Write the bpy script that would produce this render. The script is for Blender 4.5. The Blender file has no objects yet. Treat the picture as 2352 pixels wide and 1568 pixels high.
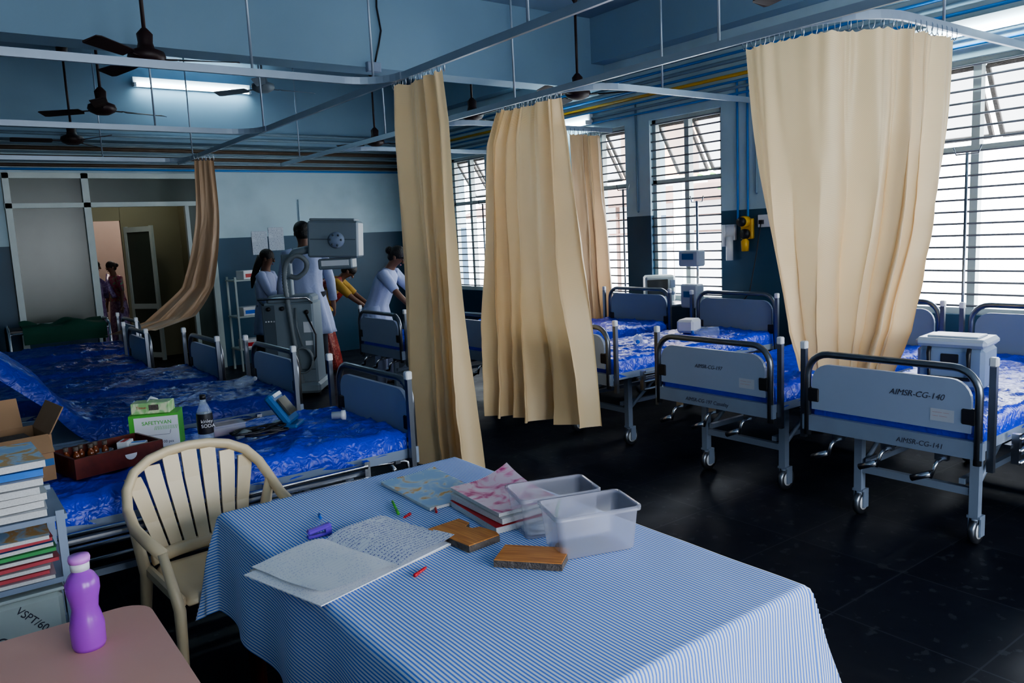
import bpy, bmesh, math, random
from mathutils import Vector, Matrix, noise
from math import sin, cos, pi, radians
random.seed(3)
C = bpy.context.scene.collection
CEIL = 4.1

# ------------------------------------------------------------ materials
def new_mat(name):
    m = bpy.data.materials.new(name); m.use_nodes = True
    nt = m.node_tree; b = nt.nodes["Principled BSDF"]
    return m, nt, b
def mat(name, col, rough=.5, metal=0, var=.12, scale=8, bump=0, bscale=40, coat=0, trans=0, alpha=1, emit=0, spec=.5):
    m, nt, b = new_mat(name)
    tc = nt.nodes.new("ShaderNodeTexCoord"); n = nt.nodes.new("ShaderNodeTexNoise")
    n.inputs["Scale"].default_value = scale; n.inputs["Detail"].default_value = 4
    nt.links.new(tc.outputs["Object"], n.inputs["Vector"])
    mix = nt.nodes.new("ShaderNodeMix"); mix.data_type = 'RGBA'
    mix.inputs[6].default_value = tuple(c*(1-var) for c in col)+(1,)
    mix.inputs[7].default_value = tuple(min(1, c*(1+var)) for c in col)+(1,)
    nt.links.new(n.outputs["Fac"], mix.inputs[0]); nt.links.new(mix.outputs[2], b.inputs["Base Color"])
    b.inputs["Roughness"].default_value = rough; b.inputs["Metallic"].default_value = metal
    b.inputs["Coat Weight"].default_value = coat; b.inputs["Specular IOR Level"].default_value = spec
    b.inputs["Transmission Weight"].default_value = trans
    b.inputs["Alpha"].default_value = alpha
    if emit:
        b.inputs["Emission Color"].default_value = tuple(col)+(1,); b.inputs["Emission Strength"].default_value = emit
    if bump:
        n2 = nt.nodes.new("ShaderNodeTexNoise"); n2.inputs["Scale"].default_value = bscale; n2.inputs["Distortion"].default_value = .8
        nt.links.new(tc.outputs["Object"], n2.inputs["Vector"])
        bp = nt.nodes.new("ShaderNodeBump"); bp.inputs["Strength"].default_value = bump; bp.inputs["Distance"].default_value = .02
        nt.links.new(n2.outputs["Fac"], bp.inputs["Height"]); nt.links.new(bp.outputs["Normal"], b.inputs["Normal"])
    return m
def math_node(nt, op, a, b=None):
    n = nt.nodes.new("ShaderNodeMath"); n.operation = op
    for i, v in enumerate((a, b)):
        if v is None: continue
        if isinstance(v, (int, float)): n.inputs[i].default_value = v
        else: nt.links.new(v, n.inputs[i])
    return n.outputs[0]
def dado_mat():
    m, nt, b = new_mat("painted_wall_two_tone")
    g = nt.nodes.new("ShaderNodeNewGeometry"); s = nt.nodes.new("ShaderNodeSeparateXYZ")
    nt.links.new(g.outputs["Position"], s.inputs[0])
    f = math_node(nt, 'GREATER_THAN', s.outputs[2], 1.84)
    n = nt.nodes.new("ShaderNodeTexNoise"); n.inputs["Scale"].default_value = 1.2; n.inputs["Detail"].default_value = 8
    nt.links.new(g.outputs["Position"], n.inputs["Vector"])
    mx = nt.nodes.new("ShaderNodeMix"); mx.data_type = 'RGBA'
    mx.inputs[6].default_value = (.022, .08, .145, 1); mx.inputs[7].default_value = (.46, .62, .70, 1)
    nt.links.new(f, mx.inputs[0])
    m2 = nt.nodes.new("ShaderNodeMix"); m2.data_type = 'RGBA'; m2.blend_type = 'MULTIPLY'; m2.inputs[0].default_value = .4
    nt.links.new(mx.outputs[2], m2.inputs[6])
    cr = nt.nodes.new("ShaderNodeValToRGB"); cr.color_ramp.elements[0].position = .3; cr.color_ramp.elements[0].color = (.4, .4, .4, 1); cr.color_ramp.elements[1].position = .6
    nt.links.new(n.outputs["Fac"], cr.inputs[0]); nt.links.new(cr.outputs[0], m2.inputs[7])
    nt.links.new(m2.outputs[2], b.inputs["Base Color"]); b.inputs["Roughness"].default_value = .45
    return m
def floor_mat():
    m, nt, b = new_mat("dark_stone_tiles")
    g = nt.nodes.new("ShaderNodeNewGeometry")
    br = nt.nodes.new("ShaderNodeTexBrick"); br.inputs["Scale"].default_value = 1.0; br.offset = 0
    br.inputs["Brick Width"].default_value = .6; br.inputs["Row Height"].default_value = .6; br.inputs["Mortar Size"].default_value = .004
    br.inputs["Color1"].default_value = (.008, .010, .018, 1); br.inputs["Color2"].default_value = (.014, .016, .026, 1); br.inputs["Mortar"].default_value = (.035, .038, .05, 1)
    nt.links.new(g.outputs["Position"], br.inputs["Vector"])
    n = nt.nodes.new("ShaderNodeTexNoise"); n.inputs["Scale"].default_value = 3; n.inputs["Detail"].default_value = 10
    nt.links.new(g.outputs["Position"], n.inputs["Vector"])
    sc = nt.nodes.new("ShaderNodeMix"); sc.data_type = 'RGBA'; sc.inputs[7].default_value = (.045, .05, .06, 1)
    nt.links.new(br.outputs["Color"], sc.inputs[6])
    n3 = nt.nodes.new("ShaderNodeTexNoise"); n3.inputs["Scale"].default_value = 14; n3.inputs["Detail"].default_value = 12; nt.links.new(g.outputs["Position"], n3.inputs["Vector"])
    nt.links.new(math_node(nt, 'MULTIPLY', math_node(nt, 'GREATER_THAN', n3.outputs["Fac"], .63), .6), sc.inputs[0])
    nt.links.new(sc.outputs[2], b.inputs["Base Color"])
    r = math_node(nt, 'ADD', math_node(nt, 'MULTIPLY', n.outputs["Fac"], .4), .24)
    nt.links.new(r, b.inputs["Roughness"]); b.inputs["Specular IOR Level"].default_value = .22
    return m
def stripe_mat():
    m, nt, b = new_mat("blue_white_striped_cotton")
    uv = nt.nodes.new("ShaderNodeUVMap"); s = nt.nodes.new("ShaderNodeSeparateXYZ")
    nt.links.new(uv.outputs[0], s.inputs[0])
    w = math_node(nt, 'SINE', math_node(nt, 'MULTIPLY', s.outputs[0], 2*pi/.0105))
    cr = nt.nodes.new("ShaderNodeValToRGB"); e = cr.color_ramp.elements
    e[0].position = .32; e[0].color = (.11, .27, .85, 1); e[1].position = .55; e[1].color = (.80, .87, 1, 1)
    nt.links.new(math_node(nt, 'ADD', math_node(nt, 'MULTIPLY', w, .5), .5), cr.inputs[0])
    nt.links.new(cr.outputs[0], b.inputs["Base Color"]); b.inputs["Roughness"].default_value = .85
    return m
def fabric_mat(name, col, tw=.25):
    m, nt, b = new_mat(name)
    tc = nt.nodes.new("ShaderNodeTexCoord"); w = nt.nodes.new("ShaderNodeTexWave")
    w.inputs["Scale"].default_value = 60; w.bands_direction = 'DIAGONAL'; w.inputs["Distortion"].default_value = 1
    nt.links.new(tc.outputs["Object"], w.inputs["Vector"])
    n = nt.nodes.new("ShaderNodeTexNoise"); n.inputs["Scale"].default_value = 2; nt.links.new(tc.outputs["Object"], n.inputs["Vector"])
    mx = nt.nodes.new("ShaderNodeMix"); mx.data_type = 'RGBA'
    mx.inputs[6].default_value = tuple(c*.86 for c in col)+(1,); mx.inputs[7].default_value = tuple(min(1, c*1.08) for c in col)+(1,)
    nt.links.new(math_node(nt, 'ADD', math_node(nt, 'MULTIPLY', w.outputs["Fac"], .3), math_node(nt, 'MULTIPLY', n.outputs["Fac"], .9)), mx.inputs[0])
    nt.links.new(mx.outputs[2], b.inputs["Base Color"]); b.inputs["Roughness"].default_value = .42; b.inputs["Sheen Weight"].default_value = .25
    tr = nt.nodes.new("ShaderNodeBsdfTranslucent"); nt.links.new(mx.outputs[2], tr.inputs[0])
    ms = nt.nodes.new("ShaderNodeMixShader"); ms.inputs[0].default_value = tw
    nt.links.new(b.outputs[0], ms.inputs[1]); nt.links.new(tr.outputs[0], ms.inputs[2])
    nt.links.new(ms.outputs[0], nt.nodes["Material Output"].inputs[0])
    return m
def writing_mat(name, paper, ink, row=.011, dens=.5, fx=260, axis=1, strength=1, words=True):
    m, nt, b = new_mat(name)
    tc = nt.nodes.new("ShaderNodeTexCoord"); s = nt.nodes.new("ShaderNodeSeparateXYZ"); nt.links.new(tc.outputs["Object"], s.inputs[0])
    a, o = (s.outputs[1], s.outputs[0]) if axis == 1 else (s.outputs[2], s.outputs[0])
    q = math_node(nt, 'MULTIPLY', a, 1/row); fr = math_node(nt, 'FRACT', math_node(nt, 'ADD', q, 100)); fl = math_node(nt, 'FLOOR', q)
    band = math_node(nt, 'MULTIPLY', math_node(nt, 'GREATER_THAN', fr, .3), math_node(nt, 'LESS_THAN', fr, .72))
    cb = nt.nodes.new("ShaderNodeCombineXYZ"); nt.links.new(math_node(nt, 'MULTIPLY', o, fx), cb.inputs[0]); nt.links.new(math_node(nt, 'ADD', math_node(nt, 'MULTIPLY', fl, 3.7), math_node(nt, 'MULTIPLY', fr, 2.0)), cb.inputs[1])
    n = nt.nodes.new("ShaderNodeTexNoise"); n.inputs["Scale"].default_value = 1; n.inputs["Detail"].default_value = 2
    nt.links.new(cb.outputs[0], n.inputs["Vector"])
    n2 = nt.nodes.new("ShaderNodeTexNoise"); n2.inputs["Scale"].default_value = 7; nt.links.new(tc.outputs["Object"], n2.inputs["Vector"])
    line = math_node(nt, 'MULTIPLY', math_node(nt, 'LESS_THAN', fr, .12), .45)
    f = line
    if words:
        f = math_node(nt, 'MULTIPLY', band, math_node(nt, 'GREATER_THAN', n.outputs["Fac"], dens))
        f = math_node(nt, 'MULTIPLY', f, math_node(nt, 'GREATER_THAN', n2.outputs["Fac"], .40))
        f = math_node(nt, 'MAXIMUM', f, line)
    f = math_node(nt, 'MULTIPLY', f, strength)
    mx = nt.nodes.new("ShaderNodeMix"); mx.data_type = 'RGBA'
    mx.inputs[6].default_value = paper+(1,); mx.inputs[7].default_value = ink+(1,)
    nt.links.new(f, mx.inputs[0]); nt.links.new(mx.outputs[2], b.inputs["Base Color"]); b.inputs["Roughness"].default_value = .8
    return m
def blob_mat(name, base, c1, c2, scale=14):
    m, nt, b = new_mat(name)
    tc = nt.nodes.new("ShaderNodeTexCoord"); v = nt.nodes.new("ShaderNodeTexNoise"); v.inputs["Scale"].default_value = scale; v.inputs["Detail"].default_value = 3; v.inputs["Distortion"].default_value = 1.2
    nt.links.new(tc.outputs["Object"], v.inputs["Vector"])
    cr = nt.nodes.new("ShaderNodeValToRGB"); e = cr.color_ramp.elements
    e[0].position = .45; e[0].color = base+(1,); e[1].position = .62; e[1].color = c2+(1,)
    k = e.new(.54); k.color = c1+(1,)
    nt.links.new(v.outputs["Fac"], cr.inputs[0]); nt.links.new(cr.outputs[0], b.inputs["Base Color"]); b.inputs["Roughness"].default_value = .35
    return m
def wood_mat(name, c1, c2, sc=(3, 30, 3)):
    m, nt, b = new_mat(name)
    tc = nt.nodes.new("ShaderNodeTexCoord"); mp = nt.nodes.new("ShaderNodeMapping"); mp.inputs["Scale"].default_value = sc
    n = nt.nodes.new("ShaderNodeTexNoise"); n.inputs["Scale"].default_value = 4; n.inputs["Detail"].default_value = 6
    nt.links.new(tc.outputs["Object"], mp.inputs[0]); nt.links.new(mp.outputs[0], n.inputs["Vector"])
    cr = nt.nodes.new("ShaderNodeValToRGB"); cr.color_ramp.elements[0].position = .35; cr.color_ramp.elements[0].color = c1+(1,); cr.color_ramp.elements[1].position = .65; cr.color_ramp.elements[1].color = c2+(1,)
    nt.links.new(n.outputs["Fac"], cr.inputs[0]); nt.links.new(cr.outputs[0], b.inputs["Base Color"]); b.inputs["Roughness"].default_value = .35
    return m

M = dict(
 wall=dado_mat(), floor=floor_mat(), stripe=stripe_mat(),
 ceil=mat("ceiling_paint", (.16, .24, .33), .7, scale=1),
 beam=mat("beam_paint", (.22, .35, .46), .6, scale=1),
 curtain=fabric_mat("cream_curtain_cloth", (.90, .70, .42), .3),
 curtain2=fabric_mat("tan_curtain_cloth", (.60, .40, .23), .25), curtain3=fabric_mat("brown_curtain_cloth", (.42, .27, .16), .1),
 chrome=mat("polished_steel", (.55, .57, .62), .25, 1, .05),
 dsteel=mat("dull_steel_tube", (.22, .24, .28), .3, .9, .1),
 bar=mat("dark_window_bar", (.16, .16, .18), .5, 0, .1),
 rail=mat("aluminium_rail", (.36, .43, .52), .4, .4, .08),
 gray=mat("bed_frame_paint", (.26, .32, .43), .45, .1),
 panel=mat("bed_panel_laminate", (.34, .41, .56), .4, 0, .05, 3), panelh=mat("headboard_laminate", (.20, .26, .38), .45, 0, .05, 3),
 black=mat("black_plastic", (.015, .015, .02), .4),
 white=mat("white_plastic", (.72, .74, .78), .4, 0, .04), tag=mat("faded_sticker", (.50, .53, .60), .6, 0, .08),
 offw=mat("white_enamel_paint", (.50, .57, .56), .4, 0, .08),
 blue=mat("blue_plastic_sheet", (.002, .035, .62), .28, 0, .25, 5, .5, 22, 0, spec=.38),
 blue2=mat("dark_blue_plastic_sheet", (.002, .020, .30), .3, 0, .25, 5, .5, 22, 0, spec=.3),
 brown=mat("fan_brown_paint", (.025, .010, .010), .5), fgray=mat("fan_grey_paint", (.16, .20, .24), .5),
 cream=mat("cream_moulded_plastic", (.76, .62, .41), .35, 0, .04),
 pink=mat("pinkish_laminate", (.74, .41, .33), .45, 0, .08, 3),
 dwood=wood_mat("dark_red_wood", (.07, .012, .01), (.15, .025, .018)),
 owood=wood_mat("orange_laminate", (.50, .16, .03), (.78, .34, .10), (2, 45, 2)),
 stone=mat("rough_tile_edge", (.12, .10, .09), .9, 0, .4, 60, .5, 80),
 paper=writing_mat("handwritten_page", (.84, .86, .93), (.12, .14, .46), .0160, .50, 230, strength=.85),
 plain=writing_mat("faint_ruled_page", (.84, .86, .90), (.40, .44, .66), .0160, .54, 230, strength=.5),
 poster=writing_mat("printed_notice", (.6, .66, .74), (.25, .3, .4), .022, .5, 120, 2),
 pagew=mat("paper_edges", (.66, .66, .66), .8, 0, .2, 200),
 card=mat("brown_cardboard", (.30, .18, .10), .8, 0, .15, 6),
 purple=mat("purple_translucent_plastic", (.48, .09, .72), .25, 0, .05, 4, trans=.25),
 lilac=mat("lilac_plastic", (.70, .26, .80), .35),
 violet=mat("violet_plastic", (.16, .06, .55), .35),
 clear=mat("milky_clear_plastic", (.50, .50, .60), .15, 0, .03, 4, alpha=.45),
 bottle=mat("clear_bottle_plastic", (.5, .6, .75), .08, 0, .05, 4, alpha=.3),
 glass=mat("frosted_glass", (.055, .075, .065), .25, 0, .3, 1.5),
 sash=mat("dusty_window_glass", (.85, .83, .82), .5, 0, .15, 3, alpha=.55),
 green=mat("green_card", (.10, .45, .06), .5), dgreen=mat("green_cloth", (.005, .065, .038), .8),
 red=mat("red_plastic", (.6, .02, .03), .4), bluep=mat("blue_pen_plastic", (.02, .15, .7), .3),
 yellow=mat("yellow_paint", (.75, .42, .02), .4), pipeb=mat("blue_pipe_paint", (.02, .20, .55), .4),
 copper=mat("weathered_grey_pipe", (.20, .29, .36), .5), rust=mat("rusty_pipe", (.10, .07, .05), .8, 0, .5, 10),
 amber=mat("amber_glass", (.22, .06, .02), .1), steel=mat("steel_bowl", (.5, .5, .52), .25, .9),
 skin=mat("brown_skin", (.17, .085, .055), .55), hair=mat("black_hair", (.008, .007, .007), .5, 0, .3, 60, .5, 90),
 coat=mat("white_cotton_coat", (.36, .41, .60), .8, 0, .06, 4, .3, 12),
 pants=mat("dark_trousers", (.02, .022, .035), .8),
 sarir=blob_mat("red_sari_cloth", (.20, .012, .012), (.3, .03, .025), (.4, .18, .12), 30),
 saril=blob_mat("lilac_sari_cloth", (.15, .08, .19), (.22, .14, .28), (.3, .22, .34), 16),
 sarip=blob_mat("pink_sari_cloth", (.26, .03, .08), (.3, .09, .16), (.10, .28, .14), 20),
 shirt=mat("yellow_cotton_shirt", (.36, .21, .03), .8),
 machine=mat("xray_machine_grey_paint", (.20, .25, .29), .45, 0, .05), machd=mat("xray_machine_dark_trim", (.09, .12, .15), .5, 0, .05),
 hose=mat("grey_hose_rubber", (.15, .18, .20), .5),
 screen=mat("dark_glass_screen", (.05, .06, .06), .15),
 magblue=blob_mat("magazine_cover_blue", (.38, .58, .82), (.62, .74, .84), (.78, .48, .18), 11),
 magpink=blob_mat("magazine_cover_roses", (.88, .66, .74), (.84, .36, .52), (.66, .06, .24), 13),
 tissue=blob_mat("tissue_box_print", (.30, .55, .22), (.45, .65, .35), (.7, .75, .5), 20),
 cool=mat("pale_blue_cooler_plastic", (.24, .31, .43), .4, 0, .04), coolid=mat("cooler_lid_plastic", (.44, .50, .60), .4, 0, .04),
 gwall=mat("beige_green_wall", (.27, .25, .16), .6, 0, .1, 2), pwall=mat("warm_beige_wall", (.42, .34, .29), .7, 0, .1, 2),
 peach=mat("peach_plaster", (.80, .46, .30), .8, 0, .1, 2), extw=mat("cream_outdoor_plaster", (.95, .95, .95), .8, 0, .03, 2),
 roof=mat("rusty_roof_sheet", (.16, .09, .07), .7, 0, .3, 4), earth=mat("pale_outdoor_ground", (.8, .79, .78), .9, 0, .1, 2),
 leaf=mat("green_leaves", (.12, .35, .05), .7, 0, .4, 10),
 tube=mat("lit_fluorescent_tube", (.72, .95, 1.0), .5, 0, 0, 1, emit=42),
 ink=mat("dark_marker_ink", (.06, .065, .10), .8), inkp=mat("red_print", (.5, .05, .05), .6),
 bp=mat("teal_blue_device_plastic", (.02, .12, .32), .35),
)

# ------------------------------------------------------------ mesh builder
class MB:
    def __init__(s): s.v = []; s.f = []; s.smooth = []
    def add(s, vs, fs, sm=False):
        o = len(s.v); s.v += [Vector(v) for v in vs]
        for f in fs: s.f.append(tuple(i+o for i in f)); s.smooth.append(sm)
        return s
    def box(s, c, d, R=None, bev=0):
        x, y, z = d[0]/2, d[1]/2, d[2]/2
        if bev:
            b = min(bev, x*.9, y*.9, z*.9); vs = []; idx = {}
            for sx in (-1, 1):
                for sy in (-1, 1):
                    for sz in (-1, 1):
                        for k in range(3):
                            p = [sx*(x-b), sy*(y-b), sz*(z-b)]; p[k] = (sx*x, sy*y, sz*z)[k]
                            idx[(sx, sy, sz, k)] = len(vs); vs.append(Vector(p))
            fs = []
            I = lambda a, b_, c_, k: idx[(a, b_, c_, k)]
            for q in (-1, 1):
                for k, quad in ((0, [(q, -1, -1), (q, 1, -1), (q, 1, 1), (q, -1, 1)]), (1, [(-1, q, -1), (-1, q, 1), (1, q, 1), (1, q, -1)]), (2, [(-1, -1, q), (1, -1, q), (1, 1, q), (-1, 1, q)])):
                    fs.append([I(*t, k) for t in (quad if q > 0 else quad[::-1])])
            for a in (-1, 1):
                for b2 in (-1, 1):
                    fs.append([I(a, b2, -1, 0), I(a, b2, 1, 0), I(a, b2, 1, 1), I(a, b2, -1, 1)])
                    fs.append([I(a, -1, b2, 0), I(a, 1, b2, 0), I(a, 1, b2, 2), I(a, -1, b2, 2)])
                    fs.append([I(-1, a, b2, 1), I(1, a, b2, 1), I(1, a, b2, 2), I(-1, a, b2, 2)])
                    for c2 in (-1, 1): fs.append([I(a, b2, c2, 0), I(a, b2, c2, 1), I(a, b2, c2, 2)])
        else:
            vs = [Vector((i, j, k)) for i in (-x, x) for j in (-y, y) for k in (-z, z)]
            fs = [(0, 1, 3, 2), (4, 6, 7, 5), (0, 4, 5, 1), (2, 3, 7, 6), (0, 2, 6, 4), (1, 5, 7, 3)]
        if R is not None: vs = [R @ v for v in vs]
        return s.add([v+Vector(c) for v in vs], fs)
    def tube(s, pts, r, seg=10, closed=False, sq=None):
        pts = [Vector(p) for p in pts]; n = len(pts); rings = []
        rs = r if isinstance(r, (list, tuple)) else [r]*n
        prev = None
        for i, p in enumerate(pts):
            if closed: t = pts[(i+1) % n]-pts[i-1]
            else: t = pts[min(i+1, n-1)]-pts[max(i-1, 0)]
            t.normalize()
            if prev is None:
                a = Vector((0, 0, 1)) if abs(t.z) < .9 else Vector((1, 0, 0))
                u = t.cross(a).normalized()
            else: u = (prev-t*prev.dot(t)).normalized()
            prev = u; w = t.cross(u)
            k = sq or (1, 1)
            rings.append([p+rs[i]*(k[0]*u*cos(2*pi*j/seg)+k[1]*w*sin(2*pi*j/seg)) for j in range(seg)])
        vs = [v for R in rings for v in R]; fs = []
        m = n if closed else n-1
        for i in range(m):
            for j in range(seg):
                a = i*seg+j; b = i*seg+(j+1) % seg; c = ((i+1) % n)*seg+(j+1) % seg; d = ((i+1) % n)*seg+j
                fs.append((a, b, c, d))
        if not closed: fs += [tuple(range(seg))[::-1], tuple((n-1)*seg+j for j in range(seg))]
        return s.add(vs, fs, True)
    def cyl(s, a, b, r, r2=None, seg=16):
        return s.tube([a, b], [r, r if r2 is None else r2], seg)
    def lathe(s, prof, c=(0, 0, 0), seg=20, R=None):
        vs = []; fs = []
        for (r, z) in prof:
            for j in range(seg):
                v = Vector((r*cos(2*pi*j/seg), r*sin(2*pi*j/seg), z)); vs.append((R @ v if R is not None else v)+Vector(c))
        for i in range(len(prof)-1):
            for j in range(seg): fs.append((i*seg+j, i*seg+(j+1) % seg, (i+1)*seg+(j+1) % seg, (i+1)*seg+j))
        return s.add(vs, fs, True)
    def loft(s, rings, seg=20, fold=0, nf=7, cap=True):
        vs = []
        for k, (c, a, b) in enumerate(rings):
            f = fold*k/len(rings)
            for j in range(seg):
                q = 2*pi*j/seg; m = 1+f*sin(nf*q+k*.3)
                vs.append(Vector(c)+Vector(a)*cos(q)*m+Vector(b)*sin(q)*m)
        fs = [(i*seg+j, i*seg+(j+1) % seg, (i+1)*seg+(j+1) % seg, (i+1)*seg+j) for i in range(len(rings)-1) for j in range(seg)]
        if cap: fs += [tuple(range(seg))[::-1], tuple((len(rings)-1)*seg+j for j in range(seg))]
        return s.add(vs, fs, True)
    def ell(s, c, r, seg=16, rings=10, R=None):
        prof = [(max(.001, cos(-pi/2+pi*i/rings)), sin(-pi/2+pi*i/rings)) for i in range(rings+1)]
        vs = []; o = MB().lathe(prof, seg=seg)
        for v in o.v:
            w = Vector((v.x*r[0], v.y*r[1], v.z*r[2])); vs.append((R @ w if R is not None else w)+Vector(c))
        return s.add(vs, o.f, True)
    def prism(s, pts, y0, y1, axes=(1, 2, 0)):
        n = len(pts); vs = []
        for e in (y0, y1):
            for p in pts:
                v = [0, 0, 0]; v[axes[0]] = p[0]; v[axes[1]] = p[1]; v[axes[2]] = e; vs.append(v)
        fs = [tuple(range(n))[::-1], tuple(range(n, 2*n))]+[(i, (i+1) % n, n+(i+1) % n, n+i) for i in range(n)]
        return s.add(vs, fs)
    def obj(s, name, material, parent=None, loc=(0, 0, 0), rot=0, label=None):
        me = bpy.data.meshes.new(name); me.from_pydata([tuple(v) for v in s.v], [], s.f)
        me.polygons.foreach_set("use_smooth", s.smooth); me.validate(); me.update()
        bm = bmesh.new(); bm.from_mesh(me); bmesh.ops.recalc_face_normals(bm, faces=bm.faces); bm.to_mesh(me); bm.free()
        o = bpy.data.objects.new(name, me); C.objects.link(o); me.materials.append(material)
        o.location = loc; o.rotation_euler = (0, 0, rot) if not isinstance(rot, tuple) else rot
        if parent: o.parent = parent
        if label: o["label"] = label
        return o

def thing(name, label, cat, loc=(0, 0, 0), rot=0, group=None, scale=1):
    o = bpy.data.objects.new(name, None); o.empty_display_size = .1; C.objects.link(o)
    o.location = loc; o.rotation_euler = (0, 0, rot); o["label"] = label; o["category"] = cat; o.scale = (scale,)*3
    if group: o["group"] = group
    return o
def tag(o, label, cat, group=None):
    o["label"] = label; o["category"] = cat
    if group: o["group"] = group
    return o
def struct(o): o["kind"] = "structure"; return o
def kids(o): return [c for c in bpy.data.objects if c.parent == o]
def copy_tree(o, parent=None):
    n = o.copy(); C.objects.link(n)
    if parent: n.parent = parent
    for c in kids(o): copy_tree(c, n)
    return n
def text(parent, name, s, size, loc, mtx, material, ext=.0005, shear=0, bold=0):
    cu = bpy.data.curves.new(name, 'FONT'); cu.body = s; cu.size = size; cu.extrude = ext; cu.shear = shear; cu.offset = bold*size
    t = bpy.data.objects.new(name, cu); C.objects.link(t)
    bpy.context.view_layer.update()
    me = bpy.data.meshes.new_from_object(t.evaluated_get(bpy.context.evaluated_depsgraph_get()))
    bpy.data.objects.remove(t)
    if shear:
        for v in me.vertices: v.co.y += size*.10*noise.noise(Vector((v.co.x*22, 0, len(s)))); v.co.x += size*.05*noise.noise(Vector((v.co.x*30, v.co.y*30, 3)))
    o = bpy.data.objects.new(name, me); C.objects.link(o); me.materials.clear(); me.materials.append(material)
    m = mtx.to_4x4(); m.translation = loc; o.parent = parent; o.matrix_local = m
    return o
MNX = Matrix(((0, 0, -1), (-1, 0, 0), (0, 1, 0)))
MNY = Matrix(((1, 0, 0), (0, 0, -1), (0, 1, 0)))
def arc(c, r, a0, a1, n):
    return [(c[0]+r*cos(a0+(a1-a0)*i/n), c[1]+r*sin(a0+(a1-a0)*i/n)) for i in range(n+1)]

# ------------------------------------------------------------ camera
f = 1800.; p = math.atan(245/f); ro = radians(2.67); yaw = radians(36.4)
F = Vector((sin(yaw), cos(yaw), 0)); R0 = Vector((cos(yaw), -sin(yaw), 0)); Zv = Vector((0, 0, 1))
D0 = -sin(p)*F-cos(p)*Zv; FW = cos(p)*F-sin(p)*Zv
RC = cos(ro)*R0+sin(ro)*D0; DC = -sin(ro)*R0+cos(ro)*D0
cam = bpy.data.cameras.new("camera"); co = bpy.data.objects.new("camera", cam); C.objects.link(co)
m = Matrix((RC, -DC, -FW)).transposed().to_4x4(); m.translation = (0, 0, 1.7); co.matrix_world = m
cam.sensor_width = 36; cam.lens = f/2352*36; cam.clip_start = .05; bpy.context.scene.camera = co
try: bpy.context.scene.view_settings.look = 'AgX - Medium High Contrast'
except Exception: pass

# ------------------------------------------------------------ room shell
XL, XW, YR, YF = -1.5, 6.6, -3.0, 11.5
struct(MB().box(((XL+XW)/2, 8, -.05), (XW-XL+1, 22.6, .1)).obj("floor", M['floor']))
struct(MB().box(((XL+XW)/2, 8, CEIL+.05), (XW-XL+1, 22.6, .1)).obj("ceiling", M['ceil']))
struct(MB().box((XL-.1, 4.25, CEIL/2), (.2, 14.9, CEIL)).obj("wall_left", M['wall']))
WIN = [(9.42, 10.35), (8.0, 8.95), (6.59, 7.5), (5.23, 6.21), (2.03, 3.63), (-.5, 1.1), (-2.6, -1.2)]
mb = MB(); T = .25; xc = XW+T/2
mb.box((xc, 4.25, .45), (T, 14.9, .9)); mb.box((xc, 4.25, (2.88+CEIL)/2), (T, 14.9, CEIL-2.88))
edges = [YF+.2]+[e for w in WIN for e in (w[1], w[0])]+[YR-.2]
for i in range(0, len(edges), 2):
    a, b = edges[i], edges[i+1]; mb.box((xc, (a+b)/2, 1.89), (T, abs(a-b), 1.98))
struct(mb.obj("wall_window", M['wall']))
mb = MB(); mb.box((2.55, YR-.1, .45), (8.1, .2, .9)); mb.box((2.55, YR-.1, 3.5), (8.1, .2, 1.2))
for a, b in ((-1.5, .3), (1.7, 2.6), (4.3, 6.6)): mb.box(((a+b)/2, YR-.1, 1.9), (b-a, .2, 2))
struct(mb.obj("wall_rear", M['wall']))
mb = MB(); mb.box((-.32, YF+.1, CEIL/2), (2.36, .2, CEIL)); mb.box((5.06, YF+.1, CEIL/2), (3.48, .2, CEIL)); mb.box((2.09, YF+.1, (2.73+CEIL)/2), (2.46, .2, CEIL-2.73))
mb.box((1.32, YF+.1, .4), (.92, .2, .8))
struct(mb.obj("wall_far", M['wall']))
struct(MB().box((2.55, 7.05, 3.72), (8.1, .3, .8)).obj("trim_1", M['beam']))
struct(MB().box((2.55, 11.35, 3.62), (8.1, .3, 1.0)).obj("trim_2", M['beam']))
struct(MB().box((6.5, 4.25, 3.85), (.2, 14.5, .5)).obj("trim_3", M['beam']))
mb = MB()
for x, w in ((.9, .07), (1.76, .08), (3.28, .08)): mb.box((x, YF-.02, 1.365), (w, .1, 2.73))
mb.box((2.09, YF-.02, 2.70), (2.46, .1, .07)); mb.box((2.09, YF-.02, 2.33), (2.46, .1, .06)); mb.box((1.33, YF-.02, .83), (.86, .1, .07)); mb.box((2.98, YF-.02, 1.15), (.05, .08, 2.3))
struct(mb.obj("trim_4", M['offw']))
struct(MB().box((1.33, YF, 1.58), (.8, .02, 1.45)).box((1.33, YF, 2.51), (.8, .02, .32)).box((2.52, YF, 2.51), (1.5, .02, .32)).box((3.12, YF, 1.15), (.26, .02, 2.3)).obj("window_20", M['glass']))
struct(MB().box((.6, 15.5, 2.05), (.1, 7.8, 4.1)).obj("wall_corridor_left", M['pwall']))
struct(MB().box((3.45, 12.65, 1.5), (.1, 2.0, 3.0)).box((3.0, 13.65, 1.5), (.95, .08, 3.0)).box((1.3, 13.65, 1.5), (1.35, .08, 3.0)).box((2.25, 13.65, 2.6), (.56, .08, .8)).obj("wall_corridor_inner", M['gwall']))
struct(MB().box((2.5, 19.2, 2.05), (5, .1, 4.1)).box((4.5, 16.5, 2.05), (.1, 5.6, 4.1)).obj("wall_corridor_far", M['pwall']))
mb = MB()
for x in (-.27, .27): mb.box((x, 0, 1.05), (.05, .045, 2.1))
for z in (.08, .85, 2.05): mb.box((0, 0, z), (.5, .045, .08))
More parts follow.
